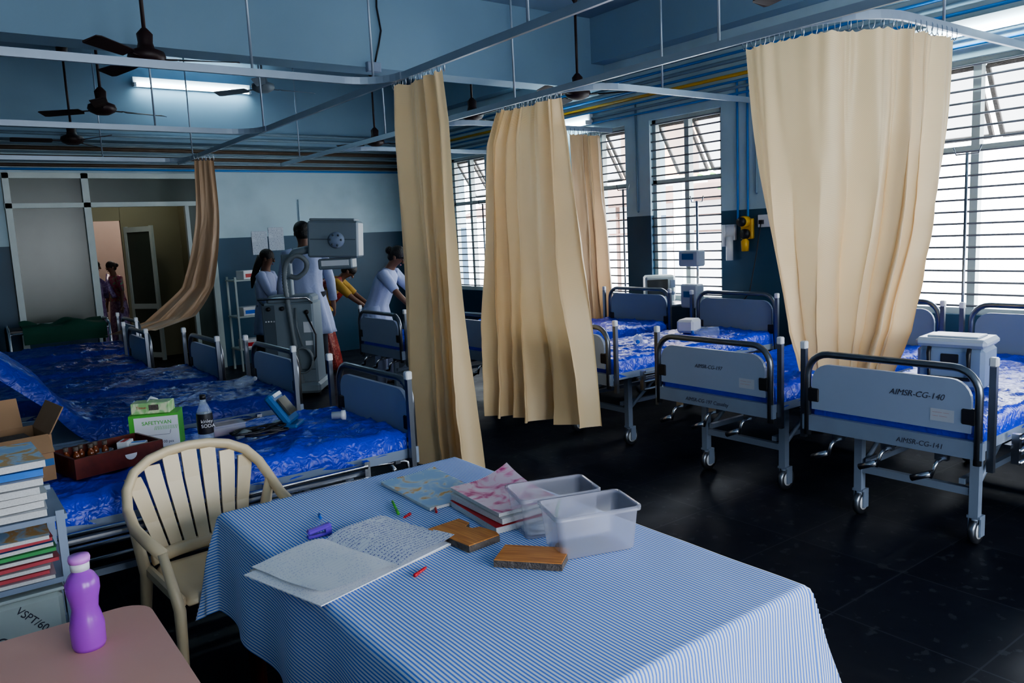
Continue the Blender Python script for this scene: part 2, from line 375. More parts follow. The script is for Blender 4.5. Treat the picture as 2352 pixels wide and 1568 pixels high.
d = struct(mb.obj("door_1", M['offw'], loc=(2.72, 13.35, 0), rot=radians(-60)))
MB().box((0, 0, 1.45), (.5, .01, 1.15)).box((0, 0, .45), (.5, .02, .72)).obj("pane", M['glass'], d)

for i, (a, b) in enumerate(WIN):
    y = (a+b)/2; w = b-a; mb = MB(); zc = 1.89; h = 1.98
    for yy in (a+.025, b-.025): mb.box((XW+.08, yy, zc), (.06, .05, h))
    for zz in (.925, 2.2, 2.855): mb.box((XW+.08, y, zz), (.06, w, .05))
    mb.box((XW+.08, y, zc), (.07, .06, h))
    o = struct(mb.obj("window_%d" % (i+1), M['offw']))
    g = MB()
    for k in range(21):
        zz = .97+k*.093; g.cyl((XW+.03, a, zz), (XW+.03, b, zz), .0095, seg=6)
    g.obj("grille", M['bar'], o)
    for s_ in (-1, 1):
        yc = y+s_*w/4; hw = w/4-.04; R = Matrix.Rotation(radians(-32), 3, 'Y')
        fr = MB(); gl = MB(); top = Vector((XW+.12, yc, 2.82))
        for dy in (-hw, hw): fr.box(top+R @ Vector((0, dy, -.3)), (.03, .03, .6), R)
        for dz in (0, -.6): fr.box(top+R @ Vector((0, 0, dz)), (.03, 2*hw, .03), R)
        gl.box(top+R @ Vector((0, 0, -.3)), (.006, 2*hw, .58), R)
        fr.obj("sash_frame", M['stone'], o); gl.obj("pane", M['sash'], o)

struct(MB().box((17, 5, -.15), (20, 50, .1)).obj("floor_outdoor", M['earth']))
bld = thing("building", "pale plastered building with rusty roof outside windows", "building", (12.5, 13.4, -.1))
MB().box((0, 0, 1.2), (.3, 9, 2.4)).obj("facade", M['extw'], bld)
MB().box((-.3, 0, 2.5), (1.1, 9, .07), Matrix.Rotation(radians(-22), 3, 'Y')).obj("roof", M['roof'], bld)
mb = MB()
for k in range(4): mb.box((-.55, -4.4+k*1.6, 1.35), (.06, .06, 1.9))
for k in range(3): mb.box((-.55, -2, 1.7+k*.3), (.05, 4.9, .04))
mb.obj("roof_support", M['roof'], bld)
up = thing("upper_block", "peach plastered upper block of neighbouring building", "building", (10.6, 9.75, -.1))
MB().box((0, 0, 3.3), (.6, 1.3, 1.3), None, .01).obj("wall_face", M['peach'], up); MB().box((0, 0, 2.6), (.9, 1.4, .1)).obj("ledge", M['extw'], up)
for s_ in (-1, 1): MB().box((0, s_*.5, 1.28), (.2, .2, 2.56)).obj("column", M['extw'], up)
tr = thing("tree", "leafy green tree beside the outdoor building", "tree", (11.2, 8.3, -.1))
MB().tube([(0, 0, 0), (.1, 0, 1.2), (0, .1, 2.2), (0, 0, 2.8)], [.06, .05, .03, .02]).obj("trunk", M['stone'], tr)
mb = MB()
for i in range(70):
    c = Vector((random.gauss(0, .25), random.gauss(0, .28), 2.75+random.gauss(0, .15))); mb.ell(c, (.08, .05, .02), 6, 4, Matrix.Rotation(random.random()*3, 3, 'X'))
fo = mb.obj("foliage", M['leaf'], tr); fo["kind"] = "stuff"

# ------------------------------------------------------------ pipes
def pipe(pts, r, material, label): return tag(MB().tube(pts, r, 8).obj("pipe", material), label, "pipe", "service pipes along the walls")
for z, r, mm in ((2.97, .012, 'pipeb'), (3.03, .016, 'copper'), (3.09, .012, 'pipeb'), (3.15, .018, 'yellow'), (3.22, .014, 'pipeb'), (3.29, .02, 'copper'), (3.36, .014, 'pipeb'), (3.43, .018, 'copper')):
    pipe([(6.575, -3.0, z), (6.575, 11.2 if z > 3.1 else 11.5, z)], r, M[mm], {"pipeb": "thin blue gas pipe running along window wall", "copper": "grey service pipe running along window wall", "yellow": "yellow gas pipe running along window wall"}[mm])
for z, r, mm in ((2.78, .015, 'pipeb'), (2.83, .022, 'rust'), (2.88, .012, 'copper'), (2.93, .024, 'rust'), (2.99, .014, 'copper'), (3.04, .026, 'rust'), (3.09, .016, 'copper')):
    pipe([(-1.5, 11.46, z), (6.55, 11.46, z)], r, M[mm], "grimy service pipe running along end wall")
for z in (3.18, 3.26): pipe([(-1.5, 11.17, z), (6.4, 11.17, z)], .02, M['copper'], "grey service pipe fixed below end beam")
for y, z0, mm in ((5.02, 1.75, 'pipeb'), (4.9, 1.72, 'pipeb'), (4.8, 2.0, 'copper'), (10.7, 1.6, 'pipeb'), (10.9, 1.6, 'pipeb'), (6.4, 1.9, 'copper')):
    pipe([(6.588, y, 3.1), (6.588, y, z0), (6.6, y, z0-.01)], .011, M[mm], "thin vertical gas pipe on window wall")
cbx = thing("junction_box", "small grey junction box with hanging black cable", "electrical box", (3.6, 6.9, 3.32))
MB().box((0, -.02, 0), (.14, .06, .09), None, .006).obj("box", M['gray'], cbx)
MB().tube([(.02, -.02, .04), (.06, -.04, .2), (.10, -.03, .34), (.07, -.03, .55), (.09, -.02, .79)], .009, 6).obj("cable", M['black'], cbx)

# ------------------------------------------------------------ curtain rails
RZ = 2.85
def rail(pts, rods, label):
    c = thing("curtain_rail", label, "curtain rail", (pts[0][0], pts[0][1], RZ), group="ceiling hung curtain rails")
    o = Vector((pts[0][0], pts[0][1], 0))
    P = [Vector((q[0], q[1], 0))-o for q in pts]
    vs = []; n = len(P); mb = MB()
    for i, q in enumerate(P):
        t = (P[min(i+1, n-1)]-P[max(i-1, 0)]).normalized(); u = Vector((-t.y, t.x, 0))
        for a, b in ((-.012, -.025), (.012, -.025), (.012, .025), (-.012, .025)): vs.append(q+u*a+Vector((0, 0, b)))
    fs = [(i*4+j, i*4+(j+1) % 4, (i+1)*4+(j+1) % 4, (i+1)*4+j) for i in range(n-1) for j in range(4)]+[(0, 1, 2, 3), tuple(4*(n-1)+k for k in range(4))]
    mb.add(vs, fs); mb.obj("track", M['rail'], c)
    for r in rods: MB().cyl((r[0]-o.x, r[1]-o.y, .02), (r[0]-o.x, r[1]-o.y, (3.33 if 6.9 < r[1] < 7.2 else CEIL+.01)-RZ), .009, seg=8).obj("hanger_rod", M['rail'], c)
    return c
rail([(2.87, .8), (2.87, 11.2)], [(2.87, y) for y in (1.6, 3.6, 5.5, 7.9, 10.5)], "long aluminium curtain track above foot of beds")
rail([(4.28, 1.0), (4.28, 11.2)], [(4.28, y) for y in (1.5, 3.4, 5.6, 8.0, 10.5)], "long aluminium curtain track beside window beds")
for Y in (2.6, 5.35, 8.1, 10.85):
    r_ = .3; c = [(x, Y) for x in (-1.5, 2.857-r_)]+arc((2.857-r_, Y-r_), r_, pi/2, 0, 8)[1:]
    rail(c, [(.2, Y), (1.9, Y)], "aluminium curtain track curving into long track")
for Y in (2.42, 4.73, 6.8, 9.1):
    r_ = .45; c = arc((4.293+r_, Y+r_), r_, pi, 1.5*pi, 10)+[(6.6, Y)]
    rail(c, [(5.2, Y)], "aluminium curtain track curving towards window wall")

# ------------------------------------------------------------ curtains
def poly(pts, t):
    pts = [Vector(q) for q in pts]; L = [(pts[i+1]-pts[i]).length for i in range(len(pts)-1)]; s = t*sum(L)
    for i, l in enumerate(L):
        if s <= l or i == len(L)-1: return pts[i].lerp(pts[i+1], min(1, s/max(l, 1e-6)))
        s -= l
def sstep(t): return t*t*(3-2*t)
def curtain(label, levels, folds, amp, material, nu=180, nv=60, hooks=12, seed=0, rail_z=RZ):
    top0 = Vector(levels[0][1][0]); th = thing("curtain", label, "curtain", (top0.x, top0.y, 0)); vs = []
    tops = [[poly(l[1], i/nu) for i in range(nu+1)] for l in levels]
    for j in range(nv+1):
        v = j/nv
        for k in range(len(levels)-1):
            if levels[k][0] <= v <= levels[k+1][0]+1e-9: break
        t = (v-levels[k][0])/(levels[k+1][0]-levels[k][0])
        k0 = max(0, k-1); k3 = min(len(levels)-1, k+2); row = []
        for i in range(nu+1):
            P0, P1, P2, P3 = tops[k0][i], tops[k][i], tops[k+1][i], tops[k3][i]
            m1 = (P2-P0)*.5 if k0 != k else (P2-P1); m2 = (P3-P1)*.5 if k3 != k+1 else (P2-P1)
            q = P1*(2*t**3-3*t**2+1)+m1*(t**3-2*t**2+t)+P2*(-2*t**3+3*t**2)+m2*(t**3-t**2)
            q.z = P1.z+(P2.z-P1.z)*t; row.append(q)
        for i in range(nu+1):
            u = i/nu; q = row[i]
            d = row[min(nu, i+4)]-row[max(0, i-4)]; d.z = 0
            nrm = Vector((-d.y, d.x, 0)).normalized() if d.length > 1e-6 else Vector((1, 0, 0)); tan = Vector((nrm.y, -nrm.x, 0))
            tw = .08*noise.noise(Vector((u*2.2, v*1.8, seed+3)))*sstep(v)
            uu = u+tw+.06*sin(2*pi*u*1.3+seed)+.03*noise.noise(Vector((u*6, .3*v, seed+20)))
            ph = 2*pi*folds*uu
            A = amp*(.45+.55*v)*max(.3, 1+1.5*noise.noise(Vector((u*3.1, v*.9, seed+9))))
            fine = .45*max(0, 1-v*2.2)*sin(ph*3)
            off = A*(sin(ph)+.5*sin(.47*ph+seed)+fine)+.025*noise.noise(Vector((u*5, v*3, seed)))+.012*(1-abs(noise.noise(Vector((u*7+v*2, v*9, seed+5))))*2)*v
            e = min(u, 1-u)*8; off *= min(1, .35+e)
            side = tan*A*.35*sin(2*ph)*min(1, e)
            vs.append(q+nrm*off+side-Vector((top0.x, top0.y, 0))+Vector((0, 0, (-.012*abs(sin(hooks*pi*u)) if j == 0 else 0)+(.02*noise.noise(Vector((u*5, 0, seed))) if j == nv else 0))))
    fs = [(j*(nu+1)+i, j*(nu+1)+i+1, (j+1)*(nu+1)+i+1, (j+1)*(nu+1)+i) for j in range(nv) for i in range(nu)]
    mb = MB(); mb.add(vs, fs, True); mb.obj("cloth", material, th)
    first = None
    for h in range(hooks):
        q = tops[0][int(nu*h/(hooks-1))]-Vector((top0.x, top0.y, 0)); q.z = levels[0][1][0][2]
        if first is None:
            gap = rail_z-levels[0][1][0][2]
            first = MB().tube([(0, .016*cos(a), gap/2+(gap/2+.01)*sin(a)) for a in [2*pi*k/12 for k in range(12)]], .003, 6, True).obj("hook", M['chrome'], th); first.location = q
        else:
            n = first.copy(); C.objects.link(n); n.parent = th; n.location = q; n.rotation_euler = (0, 0, random.uniform(-.6, .6))
    return th
z = 2.79
curtain("cream curtain bunched on track hanging beside beds", [(0, [(2.87, 5.2, z), (2.87, 4.5, z)]), (.12, [(2.87, 5.24, 2.45), (2.87, 4.45, 2.45)]), (.5, [(2.8, 5.10, 1.4), (2.84, 4.36, 1.4)]), (1, [(2.68, 4.98, .12), (2.8, 4.12, .12)])], 3.8, .085, M['curtain'], seed=1)
curtain("cream curtain gathered at foot of window beds", [(0, [(4.28, 5.85, z), (4.28, 5.0, z)]), (.1, [(4.24, 5.98, 2.5), (4.26, 4.93, 2.5)]), (.5, [(3.92, 5.6, 1.5), (3.80, 4.30, 1.5)]), (.77, [(3.70, 5.38, .85), (3.75, 4.15, .85)]), (1, [(3.52, 5.16, .27), (3.72, 4.06, .30)])], 5.5, .085, M['curtain'], seed=4, hooks=24)
top = [(4.28, 3.2), (4.3, 2.9), (4.4, 2.62), (4.6, 2.46), (4.85, 2.42), (5.35, 2.42)]
def lev(pts, z): return [(a, b, z) for a, b in pts]
curtain("wide cream curtain drawn around curved track corner", [(0, lev(top, z)), (.3, lev([(4.33, 3.18), (4.36, 2.9), (4.45, 2.65), (4.62, 2.5), (4.85, 2.44), (5.3, 2.42)], 2.2)), (.6, lev([(4.40, 3.10), (4.42, 2.9), (4.5, 2.7), (4.65, 2.54), (4.85, 2.46), (5.15, 2.44)], 1.55)), (.85, lev([(4.42, 3.0), (4.44, 2.85), (4.5, 2.7), (4.6, 2.58), (4.75, 2.48), (4.9, 2.42)], 1.0)), (1, lev([(4.44, 2.92), (4.45, 2.82), (4.48, 2.7), (4.55, 2.6), (4.62, 2.5), (4.72, 2.42)], .76))], 6, .06, M['curtain'], nu=240, seed=7, hooks=26)
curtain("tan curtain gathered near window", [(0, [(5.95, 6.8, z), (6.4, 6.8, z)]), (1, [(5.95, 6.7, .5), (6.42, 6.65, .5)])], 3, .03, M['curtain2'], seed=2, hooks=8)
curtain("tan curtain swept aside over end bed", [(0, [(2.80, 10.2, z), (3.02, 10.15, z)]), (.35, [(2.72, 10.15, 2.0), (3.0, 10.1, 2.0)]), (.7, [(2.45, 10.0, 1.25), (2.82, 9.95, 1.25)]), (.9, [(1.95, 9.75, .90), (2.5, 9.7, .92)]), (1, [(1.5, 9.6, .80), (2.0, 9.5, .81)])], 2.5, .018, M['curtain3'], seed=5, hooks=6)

# ------------------------------------------------------------ ceiling fans
def fan(x, y, z, rot, mt='brown'):
    c = thing("ceiling_fan", ("dark brown" if mt == 'brown' else "grey")+" three blade ceiling fan on long rod", "ceiling fan", (x, y, z), rot, "ceiling fans of the ward")
    mt = M[mt]
    MB().cyl((0, 0, .08), (0, 0, CEIL-z+.005), .014, seg=8).obj("rod", mt, c)
    MB().lathe([(.001, -.06), (.06, -.055), (.11, -.03), (.13, 0), (.12, .035), (.06, .06), (.05, .1), (.055, .16), (.02, .2)]).obj("motor", mt, c)
    MB().lathe([(.015, CEIL-z-.14), (.06, CEIL-z-.06), (.065, CEIL-z+.005)]).obj("canopy", mt, c)
    for k in range(3):
        a = 2*pi*k/3; b = MB(); u = Vector((cos(a), sin(a), 0)); w = Vector((-sin(a), cos(a), 0))
        vs = []; pts = ((.08, .018), (.2, .02), (.215, .045), (.3, .055), (.5, .065), (.6, .07), (.63, .05))
        for r, hw in pts:
            for s_ in (-1, 1):
                for dz in (0, .006): vs.append(u*r+w*hw*s_+Vector((0, 0, -.015+s_*.014*(r > .2)+dz)))
        fs = []
        for i in range(len(pts)-1):
            o = i*4; fs += [(o, o+4, o+6, o+2), (o+1, o+3, o+7, o+5), (o, o+1, o+5, o+4), (o+2, o+6, o+7, o+3)]
        e = 4*(len(pts)-1); fs += [(0, 2, 3, 1), (e, e+1, e+3, e+2)]
        b.add(vs, fs); b.obj("blade", mt, c)
for a in ((1.45, 6.22, 3.08, -.25), (1.54, 8.55, 3.08, .3), (1.57, 10.7, 3.05, 1.0), (3.30, 9.0, 3.48, .1, 'fgray'), (5.27, 7.71, 3.08, .5), (5.29, 10.2, 3.08, 0), (5.5, 6.14, 3.08, 1.3), (4.95, 3.1, 3.30, 1.3)): fan(*a)

# ------------------------------------------------------------ tube lights
def tubelight(x, y, z, L, axis, nx):
    c = thing("tube_light", "glowing fluorescent tube in white wall fitting", "light", (x, y, z), 0 if axis == 'x' else pi/2, "fluorescent tube lights")
    MB().box((0, 0, .02), (L, .05, .12)).obj("fitting", M['white'], c)
    MB().cyl((-L/2+.03, nx*.05, -.02), (L/2-.03, nx*.05, -.02), .02, seg=10).obj("glass_tube", M['tube'], c)
    for s_ in (-1, 1): MB().box((s_*(L/2-.015), nx*.045, -.02), (.03, .05, .05)).obj("end_cap", M['white'], c)
tubelight(3.15, 11.17, 3.84, 1.5, 'x', -1)
tubelight(6.56, 7.6, 3.0, 1.0, 'y', 1)
tubelight(6.56, 2.8, 3.08, 1.2, 'y', 1)

# ------------------------------------------------------------ hospital beds
ZO = .07
def board(parent, x, ztop, name, pm='panel'):
    w = .44; r = .12
    pts = [(x, -w, .45)]+[(x, a, b) for a, b in arc((-w+r, ztop-r), r, pi, pi/2, 6)]+[(x, a, b) for a, b in arc((w-r, ztop-r), r, pi/2, 0, 6)]+[(x, w, .45)]
    b = MB().tube(pts, .019, 10).obj(name, M['dsteel'], parent); b.location.z = ZO
    w2 = .41; z0 = .6; z1 = ztop-.055; r2 = .1
    o = [(-w2, z0)]+[(a, c) for a, c in arc((-w2+r2, z1-r2), r2, pi, pi/2, 6)]+[(a, c) for a, c in arc((w2-r2, z1-r2), r2, pi/2, 0, 6)]+[(w2, z0)]
    MB().prism(o, x-.011, x+.011).obj("panel", M[pm], b)
    for s_ in (-1, 1): MB().box((x, s_*.40, .68), (.034, .07, .08), None, .008).obj("clamp", M['black'], b)
    return b
def mattress(parent, material, raised=0, seed=0):
    L, W, z0, z1 = 2.0, .88, .565, .655; nx, ny = 130, 60; vs = []
    for i in range(nx+1):
        for j in range(ny+1):
            x = .03+L*i/nx; y = -W/2+W*j/ny; e = min(i, nx-i, j, ny-j)
            wx = x+.15*noise.noise(Vector((x*2, y*2, seed+30))); wy = y+.15*noise.noise(Vector((x*2, y*2, seed+40)))
            r1 = max(0, 1-abs(noise.noise(Vector((wx*3+wy*1.5, wy*3, seed+4))))*7); r2 = max(0, 1-abs(noise.noise(Vector((wx*6, wy*9+wx*2, seed+8))))*6)
            r3 = max(0, 1-abs(noise.noise(Vector((wx*12+wy*5, wy*11, seed+12))))*5)
            zt = z1+.006*noise.noise(Vector((x*3, y*3, seed)))+.014*r1+.008*r2+.005*r3
            zz = z0 if e == 0 else (z1-.018 if e == 1 else zt)
            if e == 0: y *= 1.012+.012*noise.noise(Vector((x*6, 0, seed))); zz -= .03+.03*noise.noise(Vector((x*4, y*4, seed)))
            if e == 1: x = .03+L*(.15 if i == 1 else (nx-.15 if i == nx-1 else i))/nx; y = -W/2+W*(.15 if j == 1 else (ny-.15 if j == ny-1 else j))/ny
            if raised and x > 1.2: zz += (x-1.2)*raised*min(1, (x-1.2)*4)
            vs.append((x, y, zz))
    fs = [(i*(ny+1)+j, (i+1)*(ny+1)+j, (i+1)*(ny+1)+j+1, i*(ny+1)+j+1) for i in range(nx) for j in range(ny)]
    mb = MB(); mb.add(vs, fs, True); o = mb.obj("mattress", material, parent); o.location.z = ZO; return o
def caster(parent, x, y):
    lg = MB().box((x, y, .365), (.045, .045, .43)).cyl((x, y, .09), (x, y, .16), .018).box((x+.02, y-.028, .1), (.05, .008, .11)).box((x+.02, y+.028, .1), (.05, .008, .11)).box((x+.01, y, .15), (.06, .065, .014)).obj("leg", M['gray'], parent)
    MB().lathe([(.02, -.016), (.045, -.018), (.068, -.016), (.072, 0), (.068, .016), (.045, .018), (.02, .016)], (x+.02, y, .072), 20, Matrix.Rotation(pi/2, 3, 'X')).obj("caster_wheel", M['dsteel'], lg)
    MB().lathe([(.001, -.021), (.044, -.02), (.046, 0), (.044, .02), (.001, .021)], (x+.02, y, .072), 16, Matrix.Rotation(pi/2, 3, 'X')).obj("wheel_hub", M['white'], lg)
LX = (.32, 1.74)
def make_bed(label, loc, rot):
    b = thing("hospital_bed", label, "hospital bed", loc, rot, "hospital beds of the ward")
    fr = MB()
    for s_ in (-1, 1): fr.box((1.03, s_*.43, .53), (2.0, .03, .05))
    fr.box((0.0, 0, .52), (.035, .93, .085)); fr.box((2.06, 0, .52), (.035, .93, .07)); fr.box((1.03, 0, .56), (1.98, .84, .012))
    for x in (.5, 1.0, 1.5): fr.box((x, 0, .525), (.03, .86, .04))
    for x in LX: fr.box((x, 0, .49), (.05, .7, .04)); fr.box((x, 0, .21), (.035, .66, .04))
    for s_ in (-1, 1): fr.box((1.03, s_*.25, .26), (1.46, .03, .03)); fr.tube([(LX[0]+.02, s_*.3, .22), (.75, s_*.3, .5)], .014)
    o = fr.obj("frame", M['gray'], b); o.location.z = ZO
    board(b, -.005, .91, "footboard"); board(b, 2.06, .99, "headboard", 'panelh')
    for x, t in ((.03, .93), (2.02, .97)):
        for s_ in (-1, 1):
            q = MB().box((x, s_*.485, (t+.42)/2), (.026, .03, t-.42)).obj("post", M['dsteel'], b); q.location.z = ZO
            MB().box((x, s_*.485, t+.015), (.036, .036, .045), None, .006).obj("post_cap", M['white'], q)
    for s_ in (-1, 1):
        k = MB()
        for zz in (.41, .47, .53): k.tube([(.3, s_*.51, zz), (1.75, s_*.51, zz)], .011, 8)
        for x in (.3, .8, 1.27, 1.75): k.box((x, s_*.495, .48), (.03, .035, .15))
        k.box((1.02, s_*.465, .49), (1.5, .03, .02)); k = k.obj("side_rail", M['chrome'], b); k.location.z = ZO
    for x in LX:
        for y in (-.31, .31): caster(b, x, y)
    for y in (-.27, 0, .27):
        MB().tube([(.3, y, .46), (-.03, y, .44), (-.05, y, .43), (-.055, y+.02, .36)], .010, 8).cyl((-.055, y+.02, .38), (-.055, y+.11, .34), .016).box((.02, y, .47), (.03, .06, .06)).obj("crank", M['chrome'], b).location.z = ZO
    return b
PB = M['blue']
b1 = make_bed("grey bed with blue plastic mattress and cooler box", (3.86, 2.03, 0), radians(1))
def bed(label, loc, rot, seed, raised=0, mt=None):
    n = copy_tree(b1); n.location = loc; n.rotation_euler = (0, 0, rot); n["label"] = label
    mattress(n, mt or PB, raised, seed); return n
b197 = bed("grey bed with blue mattress behind draped curtain", (3.92, 3.20, 0), 0, 2)
bed("grey bed with blue mattress beside gathered curtain", (4.0, 4.66, 0), 0, 3)
bed("grey bed with blue mattress near windows", (4.06, 5.97, 0), 0, 4)
bed("grey bed with blue mattress where nurse bends", (3.6, 7.12, 0), 0, 5)
bed("grey bed beside cooler bed with blue mattress", (4.3, .75, 0), 0, 16)
bedA = bed("bed with blue mattress carrying boxes and monitor", (1.93, 3.97, 0), pi, 7)
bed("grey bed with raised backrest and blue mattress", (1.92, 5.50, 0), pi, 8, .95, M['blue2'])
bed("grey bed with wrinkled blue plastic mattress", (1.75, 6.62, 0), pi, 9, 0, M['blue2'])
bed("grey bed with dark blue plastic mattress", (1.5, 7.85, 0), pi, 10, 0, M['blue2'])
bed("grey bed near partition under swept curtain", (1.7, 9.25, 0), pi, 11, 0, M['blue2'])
mattress(b1, PB, 0, 1)
def writing(b, x, s, size, y, z, sh): text(b, "handwriting", s, size, (x, y, z+ZO), MNX, M['ink'], shear=sh)
writing(b1, -.0172, "AIMSR-CG-140", .042, -.02, .745, .3)
writing(b1, -.0183, "AIMSR-CG-141", .036, -.06, .503, .2)
writing(b197, -.0172, "AIMSR-CG-197", .034, .12, .73, .3)
writing(b197, -.0183, "AIMSR-CG-197 Casualty", .034, .2, .503, .2)
for b_ in (b1, b197):
    MB().box((-.0168, -.28, .67+ZO), (.001, .11, .06)).obj("sticker", M['tag'], b_)
    text(b_, "printed_lines", "_____ ___\n___ ____", .018, (-.0178, -.235, .685+ZO), MNX, M['inkp'], .0002)

# ------------------------------------------------------------ table and cloth
tb = thing("table", "dark wooden table under striped tablecloth", "table", (1.25, 1.98, 0))
MB().box((0, 0, .735), (1.0, 1.7, .03)).obj("tabletop", M['dwood'], tb)
MB().box((0, .8, .67), (.9, .03, .1)).box((0, -.8, .67), (.9, .03, .1)).box((.45, 0, .67), (.03, 1.63, .1)).box((-.45, 0, .67), (.03, 1.63, .1)).obj("apron", M['dwood'], tb)
for sx in (-1, 1):
    for sy in (-1, 1): MB().tube([(sx*.44, sy*.79, 0), (sx*.44, sy*.79, .72)], [.028, .036], 12).obj("leg", M['dwood'], tb)
hx, hy = .505, .855; dr = .37; N = 130; vs = []; uvs = []
NY = 190
for i in range(N+1):
    for j in range(NY+1):
        s = -(hx+dr)+2*(hx+dr)*i/N; t = -(hy+dr)+2*(hy+dr)*j/NY
        dx = max(0, abs(s)-hx); dy = max(0, abs(t)-hy); sx = 1 if s > 0 else -1; sy = 1 if t > 0 else -1
        d = max(dx, dy)+.12*min(dx, dy)
        zz = .7545-d*.98+(.0015*noise.noise(Vector((s*5, t*5, 0))) if d == 0 else 0)
        wv = .5+.5*sin(t*15+1.5*noise.noise(Vector((t*3, 0, 1))))
        wv2 = .5+.5*sin(s*15+1.5*noise.noise(Vector((s*3, 0, 5))))
        r_ = min(1, d/.02)
        X = sx*min(abs(s), hx)+sx*((.006*r_+.03*dx+.08*dx*wv) if dx > 0 else 0)
        Y = sy*min(abs(t), hy)+sy*((.006*r_+.03*dy+.08*dy*wv2) if dy > 0 else 0)
        if dx > 0 and dy > 0: k_ = min(dx, dy); X += sx*.22*k_; Y += sy*.12*k_
        su = s
        if dy > dx > 0: su = sx*(hx+.35*dx)
        vs.append((X, Y, zz)); uvs.append((su, t))
fs = [(i*(NY+1)+j, (i+1)*(NY+1)+j, (i+1)*(NY+1)+j+1, i*(NY+1)+j+1) for i in range(N) for j in range(NY)]
mb = MB(); mb.add(vs, fs, True); cl = mb.obj("tablecloth", M['stripe'], loc=(1.25, 1.98, 0)); tag(cl, "blue and white finely striped cotton tablecloth", "tablecloth")
ul = cl.data.uv_layers.new(name="UVMap")
for lp in cl.data.loops: ul.data[lp.index].uv = uvs[lp.vertex_index]
TZ = .757

nb = thing("notebook", "open ruled notebook filled with handwriting", "notebook", (.94, 2.12, TZ), radians(13))
def page(x0, x1, name, mt, lift, dz):
    vs = []; n = 14
    for i in range(n+1):
        for j in range(9):
            x = x0+(x1-x0)*i/n; y = -.175+.35*j/8; q = abs(x-.02)/.24
            curl = .02*max(0, q-.75)*4*max(0, .5-j/8)**1*2
            vs.append((x, y, dz+.018*(1-(1-min(1, q*3))**2)*(1 if q < .9 else .95)*(1-q*.55)+.003*noise.noise(Vector((x*9, y*9, lift)))+curl*.5))
    fs = [(i*9+j, (i+1)*9+j, (i+1)*9+j+1, i*9+j+1) for i in range(n) for j in range(8)]
    m_ = MB(); m_.add(vs, fs, True); return m_.obj(name, mt, nb)
MB().box((.0, 0, .003), (.5, .355, .006)).obj("page_block", M['pagew'], nb)
MB().box((-.03, -.01, .0075), (.49, .35, .003), Matrix.Rotation(radians(2), 3, 'Z')).obj("under_page", M['plain'], nb)
page(.02, .25, "page", M['paper'], 1, .010); page(-.245, .02, "page", M['plain'], 2, .010)
def book(loc, rot, w, d, h, cover, label, name="magazine", curl=0, cat="magazine", group=None):
    b = thing(name, label, cat, loc, rot, group)
    MB().box((0, 0, h/2), (w-.006, d-.006, h-.002)).obj("pages", M['pagew'], b)
    vs = []; n = 10
    for i in range(n+1):
        for j in range(n+1):
            x = -w/2+w*i/n; y = -d/2+d*j/n; c = curl*max(0, (x/w+y/d)-.3)**2
            vs.append((x, y, h+.0012+c))
    mb = MB(); mb.add(vs, [(i*(n+1)+j, (i+1)*(n+1)+j, (i+1)*(n+1)+j+1, i*(n+1)+j+1) for i in range(n) for j in range(n)], True); mb.obj("cover", cover, b)
    return b
book((1.435, 2.50, TZ), radians(-2), .24, .40, .012, M['magblue'], "blue illustrated magazine lying on striped tablecloth", curl=.02)
book((1.49, 2.12, TZ), radians(-6), .24, .33, .022, M['red'], "red edged notebook at bottom of stack", "book", cat="book")
book((1.50, 2.13, TZ+.0245), radians(-2), .23, .33, .02, M['pagew'], "pale paper notebook inside stack", "book", cat="book")
book((1.51, 2.14, TZ+.047), radians(-5), .24, .34, .014, M['magpink'], "pink magazine with printed roses topping stack", curl=.09)
def container(loc, rot, label):
    c = thing("plastic_container", label, "container", loc, rot); w, d, h = .26, .165, .135
    def ring(w, d, z, r=.02):
        out = []
        for cx_, cy_, a0 in ((w/2-r, d/2-r, 0), (-w/2+r, d/2-r, pi/2), (-w/2+r, -d/2+r, pi), (w/2-r, -d/2+r, 1.5*pi)):
            for k in range(6): a = a0+k*pi/10; out.append((cx_+r*cos(a), cy_+r*sin(a), z))
        return out
    R_ = [ring(w*.88, d*.84, 0), ring(w*.91, d*.89, .006), ring(w, d, h)]
    vs = [v for r in R_ for v in r]; n = 24
    fs = [(i*n+j, i*n+(j+1) % n, (i+1)*n+(j+1) % n, (i+1)*n+j) for i in range(len(R_)-1) for j in range(n)]+[tuple(range(n))]
    mb = MB(); mb.add(vs, fs, True); mb.obj("tub", M['clear'], c)
    rv = [v for r in (ring(w-.002, d-.002, h-.002), ring(w+.014, d+.014, h), ring(w+.014, d+.014, h-.012)) for v in r]
    mb = MB(); mb.add(rv, [(i*n+j, i*n+(j+1) % n, (i+1)*n+(j+1) % n, (i+1)*n+j) for i in range(2) for j in range(n)], True); mb.obj("rim", M['clear'], c)
    MB().prism([(q[0]-.02, q[1]) for q in ring(w*.62, d*.55, 0)], .002, .009, (0, 1, 2)).obj("contents", M['hose'] if 'on striped' in label else M['pagew'], c)
    return c
container((1.53, 1.895, TZ), radians(-19), "translucent plastic tub holding small supplies")
container((1.51, 1.70, TZ), radians(-19), "translucent plastic tub on striped tablecloth")
tag(MB().lathe([(.001, 0), (.024, 0), (.025, .012), (.001, .013)]).obj("bottle_cap", M['white'], loc=(1.47, 1.90, TZ+.010)), "small white cap inside plastic tub", "cap")
tag(MB().tube([(0, 0, 0), (.06, .04, .06)], .006).obj("pen", M['green'], loc=(1.52, 1.88, TZ+.02)), "green marker leaning inside plastic tub", "pen")
